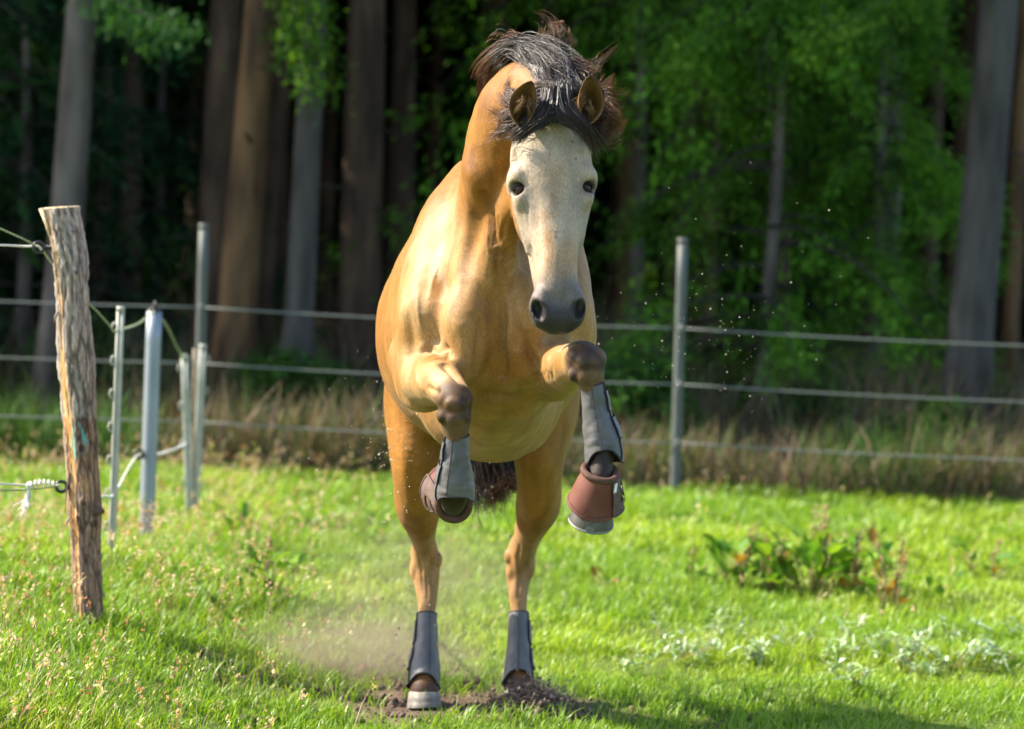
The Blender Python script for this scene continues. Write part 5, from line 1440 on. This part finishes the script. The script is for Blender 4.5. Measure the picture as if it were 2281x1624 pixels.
# dry undergrowth between the fence and the wood
n = 42000; y = 15.9 + 8.5 * GR.random(n) ** 1.5; x = (GR.random(n) * 2 - 1) * (.215 * y + .9)
cl = vnoise(x, y, 1.0, 41) + .5 * vnoise(x, y, 2.7, 42); k = GR.random(n) < .62 + .35 * cl; x, y, cl = x[k], y[k], cl[k]; m_ = len(x)
col = mixcol(m_, [(.15, .11, .074), (.21, .16, .11), (.10, .074, .054), (.06, .105, .025), (.10, .14, .04)], (4, 3, 3, 3, 2))
gr_ = (vnoise(x, y, .8, 44) > .52)[:, None]; col = np.where(gr_, np.array([.055, .12, .022]) * GR.uniform(.7, 1.3, (m_, 1)), col)
v1, f1, c1 = blades(x, y, GR.uniform(.20, .58, m_) * (1 + .3 * cl) * (1 + .55 * _s(17, 18.5, y)), GR.uniform(.007, .016, m_), GR.uniform(.1, .9, m_), GR.uniform(-3.14, 3.14, m_), col)
ume = fast_mesh('undergrowth', v1, f1, 3); set_col(ume, np.clip(c1, 0, 1))
tag(link('undergrowth', ume, mat_leaf('dry_undergrowth', rough=.7, trans=.25, spec=.2)), 'dry brown undergrowth along the wood edge behind the back fence', 'undergrowth', kind='stuff')

# broad-leaved dock plants ---------------------------------------------------
M_DOCK = mat_leaf('dock_leaf', rough=.55, trans=.40, spec=.22)
M_STALK = mat_simple('dock_stalk', (.24, .17, .07), rough=.7, var=.3, scale=60)
def leaf_blade(b, d, L, w, seed, col, droop=.4, fold=.25):
    r = np.random.default_rng(seed); d = nrm(d); up = np.array([0, 0, 1.0]); s = nrm(np.cross(d, up) + r.normal(0, .25, 3)); s = nrm(s - d * (s @ d)); nn = np.cross(s, d)
    V = []; nu = 9
    for i in range(nu):
        t = i / (nu - 1); wd = w * (math.sin(min(1, t * 1.06 + .03) * math.pi) ** .7) * (.55 + .45 * (1 - t)) + .001
        c = b + d * L * t - up * droop * L * t * t
        wav = .12 * w * math.sin(t * 14 + seed)
        for q in (-1, -.5, 0, .5, 1): V.append(c + s * wd * q + nn * (abs(q) * fold * wd + wav * abs(q) * q))
    mb = MB(); cc = np.array([np.asarray(col) * (1.0 if abs(k % 5 - 2) else 1.25) * r.uniform(.92, 1.08) for k in range(nu * 5)])
    mb.grid(np.array(V), nu, 5, col=cc); return mb
def dock(px, py, h, nl, label, seed, red=.2, stalks=2, nm='dock_plant', spread=.16):
    g = ground_hit(px, py); r = np.random.default_rng(seed); root = empty(nm, g)
    for k in range(nl):
        az = r.uniform(0, 6.28); rad = r.uniform(.0, spread); st = g + np.array([math.cos(az) * rad * .35, math.sin(az) * rad * .35, 0])
        hh = h * r.uniform(.1, .7); el = r.uniform(.45, 1.35); d = np.array([math.cos(az) * math.cos(el), math.sin(az) * math.cos(el), math.sin(el)])
        p0 = st + np.array([math.cos(az) * rad * .5, math.sin(az) * rad * .5, hh]); L = h * r.uniform(.34, .62)
        s_ = MB(); s_.tube([st, (st + p0) / 2 + r.normal(0, .01, 3), p0], [.0028, .0024, .002], 5); 
        col = (.26, .15, .025) if r.random() < red * .6 else ((.085, .20, .022) if r.random() < .5 else (.17, .30, .028))
        lf = leaf_blade(p0, d, L, L * r.uniform(.19, .30), seed * 40 + k, col, droop=r.uniform(.1, .6)).build('leaf', M_DOCK, root)
        s_.build('leaf_stalk', M_STALK, lf)
    for k in range(stalks):
        tp = g + np.array([r.normal(0, .05), r.normal(0, .05), h * r.uniform(.95, 1.2)]); s_ = MB(); s_.tube([g, (g + tp) / 2 + r.normal(0, .01, 3), tp], [.004, .003, .0015], 6)
        for q in range(34):
            u = r.uniform(.45, 1); c = g * (1 - u) + tp * u + r.normal(0, .008, 3); s_.tube([c, c + r.normal(0, 1, 3) * .008], [.0045, .002], 4)
        s_.build('seed_stalk', M_STALK, root)
    tag(root, label, 'weed', 'broad-leaved dock weeds in the grass')
dock(1815, 1325, .36, 44, 'tallest leafy dock clump with dark green leaves in the grass', 1, .12, 4, spread=.2)
dock(1640, 1308, .27, 30, 'smaller dock clump beside the tallest leafy one', 2, .12, 2)
dock(1985, 1355, .28, 18, 'reddish dock plant with slanting red stalk', 3, .55, 3)
dock(2195, 1292, .20, 16, 'low dark dock leaves past the reddish plant', 4, .2, 1)
dock(1940, 1275, .20, 5, 'small dock tuft behind the reddish plant', 5, .4, 1)
dock(592, 1330, .24, 20, 'dock plant with drooping leaves between the posts and the horse', 6, .12, 2)
dock(540, 1195, .20, 12, 'bright green weed tuft behind the bunched rods', 7, .02, 0)
dock(1720, 1318, .26, 20, 'middling dock clump joining the tallest leafy one', 9, .1, 2)
dock(1900, 1318, .26, 20, 'dock clump leaning between the tallest leafy and the reddish plant', 10, .2, 2)
dock(1545, 1300, .18, 14, 'low dock rosette at the horse side of the clumps', 11, .05, 1)
dock(2080, 1330, .17, 10, 'low pale dock rosette past the reddish stalks', 12, .1, 0)
dock(1355, 1312, .13, 6, 'little yellowish dock seedling below the raised hoof', 8, .3, 0)
# narrow silvery-leaved weeds
M_SILV = mat_leaf('silvery_leaf', rough=.30, trans=.22, spec=.8)
def willow_weed(px, py, h, nst, label, seed):
    g = ground_hit(px, py); r = np.random.default_rng(seed); root = empty('silvery_weed', g)
    for k in range(nst):
        az = r.uniform(0, 6.28); tp = g + np.array([r.normal(.02, .07), r.normal(0, .06), h * r.uniform(.6, 1.1)]); mid = (g + tp) / 2 + r.normal(0, .012, 3)
        s_ = MB(); s_.tube([g + r.normal(0, .01, 3) * [1, 1, 0], mid, tp], [.002, .0017, .001], 5); stem = s_.build('stem', M_STALK, root)
        for q in range(9):
            u = r.uniform(.3, 1); c = g * (1 - u) + tp * u; a2 = q * 2.4 + az; el = r.uniform(.25, 1.2)
            leaf_blade(c, np.array([math.cos(a2) * math.cos(el), math.sin(a2) * math.cos(el), math.sin(el)]), r.uniform(.045, .085), r.uniform(.0045, .0075), seed * 99 + k * 10 + q, (.33, .42, .26) if r.random() < .6 else (.22, .34, .12), droop=r.uniform(.2, .8)).build('leaf', M_SILV, root)
    tag(root, label, 'weed', 'silvery narrow-leaved weeds in the front grass')
willow_weed(2010, 1500, .17, 8, 'tallest clump of silvery narrow-leaved weed in the front grass', 1)
willow_weed(1895, 1545, .14, 5, 'silvery weed with one curled leaf before the tallest silvery clump', 2)
willow_weed(2120, 1490, .13, 6, 'silvery weed beside the tallest silvery clump, away from the horse', 3)
willow_weed(1845, 1480, .11, 5, 'small silvery weed between the tallest silvery clump and the horse', 4)
willow_weed(1690, 1485, .11, 5, 'silvery weed sprig between the small silvery weed and the bare soil', 5)
willow_weed(1520, 1470, .10, 4, 'sparse silvery sprig by the bare soil near the hind hoof', 6)
willow_weed(2235, 1480, .10, 4, 'faint silvery weed near the far end of the front grass', 7)
for k in range(16):
    rr_ = np.random.default_rng(500 + k)
    willow_weed(1400 + k * 56 + rr_.uniform(-25, 25), 1440 + rr_.uniform(-18, 75), .08 + .05 * rr_.random(), 3, 'small silvery sprig scattered in the front grass', 40 + k)
# ================================================================== SOIL, DUST
DR = np.random.default_rng(77)
def crumbs(n, cen, ext, size, col, name, label, mat):
    """angular bits of soil, one mesh"""
    tet = np.array([[1, 1, 1], [-1, -1, 1], [-1, 1, -1], [1, -1, -1]], float) * .6; octa = np.array([[1, 0, 0], [-1, 0, 0], [0, 1, 0], [0, -1, 0], [0, 0, 1], [0, 0, -1]], float)
    of = np.array([[0, 2, 4], [2, 1, 4], [1, 3, 4], [3, 0, 4], [2, 0, 5], [1, 2, 5], [3, 1, 5], [0, 3, 5]])
    V = octa[None] * (size * DR.uniform(.4, 1.6, (n, 1, 1)) * np.exp(DR.normal(0, .4, (n, 1, 1)))) * DR.uniform(.5, 1.3, (n, 6, 1))
    a = DR.uniform(0, 6.28, n); R2 = np.stack([np.stack([np.cos(a), -np.sin(a), 0 * a], 1), np.stack([np.sin(a), np.cos(a), 0 * a], 1), np.stack([0 * a, 0 * a, 1 + 0 * a], 1)], 1)
    V = np.einsum('nij,nkj->nki', R2, V) + cen[:, None, :]
    F = (np.arange(n)[:, None, None] * 6 + of[None]).reshape(-1, 3)
    me = fast_mesh(name, V.reshape(-1, 3), F, 3); set_col(me, np.repeat(np.asarray(col) * DR.uniform(.6, 1.4, (n, 1)), 6, 0))
    return tag(link(name, me, mat, smooth=False), label, 'soil', kind='stuff')
M_SOIL = mat_attr('loose_soil', rough=.95, spec=.1, bump=.5, bscale=200)
# crumbs lying on the bare track
n = 9000; x = DR.uniform(-1.9, 1.9, n); y = DR.uniform(8.3, 10.0, n); k = DR.random(n) < dirt(x, y) * .9; x, y = x[k], y[k]
crumbs(len(x), np.stack([x, y, gz(x, y) + .002], 1), None, .0075, (.125, .09, .068), 'soil_crumbs', 'loose dry soil crumbs on the trodden track', M_SOIL)
# soil thrown up round the far hind hoof
c0 = PX(1172, 0.02, 9.02); n = 7000; r_ = np.abs(DR.normal(0, 1, n)); a = DR.uniform(0, 6.28, n)
cx = c0[0] + .095 * r_ * np.cos(a) + .045 * np.abs(DR.normal(0, 1, n)); cy = c0[1] - .06 + .06 * DR.normal(0, 1, n); cz = np.abs(DR.normal(0, .040, n)) * np.exp(-((cx - c0[0] - .02) / .15) ** 2) + .004
crumbs(n, np.stack([cx, cy, cz], 1), None, .0034, (.17, .125, .10), 'kicked_soil', 'spray of soil kicked up around the rear hoof', M_SOIL)
# clods one can tell apart
def clod(px, py, r, label, dark=1.0):
    g = ground_hit(px, py); nu, nv = 9, 13; V = []
    for i in range(nu):
        ph = i / (nu - 1) * math.pi
        for j in range(nv):
            a = j / nv * 6.2832; d = np.array([math.sin(ph) * math.cos(a), math.sin(ph) * math.sin(a), math.cos(ph)])
            V.append(g + np.array([0, 0, r * .35]) + d * r * np.array([1, .8, .75]) * (1 + .45 * mnoise.noise(Vector(tuple(d * 1.9 + px))) + .25 * mnoise.noise(Vector(tuple(d * 5 + py)))))
    mb = MB(); mb.grid(np.array(V), nu, nv, closed_v=True, col=np.tile(np.array([.13, .092, .07]) * dark, (nu * nv, 1)))
    tag(mb.build('soil_clod', M_SOIL, smooth=False), label, 'clod', 'soil clods on the track')
clod(1680, 1605, .022, 'dark upright soil clod standing in the front grass', .8); clod(1566, 1560, .026, 'dark crumbly clod in the bare patch right of the kicked soil', .75)
clod(1265, 1528, .024, 'pale clod lying just beyond the kicked soil', 1.3); clod(1060, 1525, .026, 'clod between the two hind hooves', 1.0); clod(1040, 1535, .018, 'small clod next to the one between the hind hooves', 1.1)
clod(690, 1545, .024, 'clod in the bare track left of the standing hoof', 1.0); clod(1480, 1568, .018, 'flat clod in the bare patch between grass tufts', 1.1); clod(545, 1520, .022, 'clod half buried at the edge of the bank grass', .9)
# bits of wood on the track
sk = MB(); q = [ground_hit(a, b_) + np.array([0, 0, .012]) for a, b_ in ((535, 1606), (565, 1614), (600, 1610), (640, 1612))]
sk.tube(catmull(np.array(q), 14), [.010, .014, .016, .015, .014, .013, .012, .013, .012, .011, .011, .010, .009, .006], 8)
tag(sk.build('stick', mat_simple('wet_stick', (.045, .035, .03), rough=.8, bump=.6, scale=40)), 'dark broken stick lying on the track', 'stick')
sk = MB(); q = [ground_hit(a, b_) + np.array([0, 0, .008]) for a, b_ in ((665, 1603), (700, 1606), (732, 1601))]
sk.tube(catmull(np.array(q), 10), [.005] * 8 + [.004, .002], 6); tag(sk.build('twig', mat_simple('dry_twig', (.22, .17, .13), rough=.8, scale=40)), 'thin pale twig lying by the dark stick', 'twig')
# flecks flying through the air
pts = []
def fl(n, px, py, sx_, sy_, Y, sY):
    for _ in range(n): pts.append(P(DR.normal(px, sx_), DR.normal(py, sy_), DR.normal(Y, sY)))
fl(170, 880, 1010, 45, 70, 8.2, .35); fl(60, 800, 950, 60, 90, 8.4, .4); fl(150, 1560, 760, 110, 60, 8.6, .4); fl(60, 1650, 620, 130, 130, 8.6, .4)
fl(90, 960, 1250, 70, 90, 8.9, .3); fl(60, 1090, 1290, 60, 110, 8.9, .3); fl(60, 1090, 1080, 40, 50, 8.2, .3); fl(70, 780, 1420, 90, 70, 9.0, .25)
pts = np.array(pts)
crumbs(len(pts), pts, None, .0013, (.50, .44, .36), 'flying_flecks', 'tiny flecks of soil and dust flying through the air', M_SOIL)
dk = np.array([P(DR.normal(880, 90), DR.normal(1380, 90), DR.normal(9.0, .2)) for _ in range(40)] + [P(773, 1447, 8.9)])
crumbs(len(dk), dk, None, .0022, (.06, .045, .035), 'flying_soil', 'dark soil bits in the air beside the hind leg', M_SOIL)
# dust hanging behind the hind legs
def dust(name, c, r, dens, label, nscale=3.0, col=(.60, .46, .37)):
    me = bpy.data.meshes.new(name); V = []; nu, nv = 13, 20
    mb = MB()
    for i in range(nu):
        ph = i / (nu - 1) * math.pi
        for j in range(nv):
            a = j / nv * 6.2832; V.append([math.sin(ph) * math.cos(a), math.sin(ph) * math.sin(a), math.cos(ph)])
    mb.grid(np.array(V), nu, nv, closed_v=True); mb.f = [q[::-1] for q in mb.f]
    mt = bpy.data.materials.new(name); mt.use_nodes = True; N = mt.node_tree.nodes; L = mt.node_tree.links
    N.remove(N['Principled BSDF']); pv = N.new('ShaderNodeVolumePrincipled'); L.new(pv.outputs[0], N['Material Output'].inputs['Volume'])
    pv.inputs['Color'].default_value = (*col, 1); pv.inputs['Anisotropy'].default_value = .2
    tc = N.new('ShaderNodeTexCoord'); ln = N.new('ShaderNodeVectorMath'); ln.operation = 'LENGTH'; L.new(tc.outputs['Object'], ln.inputs[0])
    fo = N.new('ShaderNodeMapRange'); fo.interpolation_type = 'SMOOTHSTEP'; fo.inputs['From Min'].default_value = 1.0; fo.inputs['From Max'].default_value = .1; fo.inputs['To Min'].default_value = 0; fo.inputs['To Max'].default_value = 1
    L.new(ln.outputs['Value'], fo.inputs[0])
    nz = N.new('ShaderNodeTexNoise'); nz.inputs['Scale'].default_value = nscale; nz.inputs['Detail'].default_value = 3; L.new(tc.outputs['Object'], nz.inputs['Vector'])
    nr = N.new('ShaderNodeMapRange'); nr.inputs['From Min'].default_value = .32; nr.inputs['From Max'].default_value = .68; L.new(nz.outputs['Fac'], nr.inputs[0])
    mu = N.new('ShaderNodeMath'); mu.operation = 'MULTIPLY'; L.new(fo.outputs[0], mu.inputs[0]); L.new(nr.outputs[0], mu.inputs[1])
    m2 = N.new('ShaderNodeMath'); m2.operation = 'MULTIPLY'; m2.inputs[1].default_value = dens; L.new(mu.outputs[0], m2.inputs[0]); L.new(m2.outputs[0], pv.inputs['Density'])
    o = mb.build(name, mt); o.location = tuple(c); o.scale = tuple(r); tag(o, label, 'dust', kind='stuff'); return o
dust('dust_cloud', PX(800, .10, 9.40), (.58, .34, .20), 5.5, 'beige dust cloud drifting low behind the hind legs', 2.2)
dust('dust_haze', PX(930, .32, 9.5), (.60, .35, .42), 1.9, 'thin dust haze hanging between the hind legs', 2.0)
dust('dust_puff', PX(1190, .045, 9.05), (.20, .11, .085), 15.0, 'puff of dust around the rear hoof', 2.5)
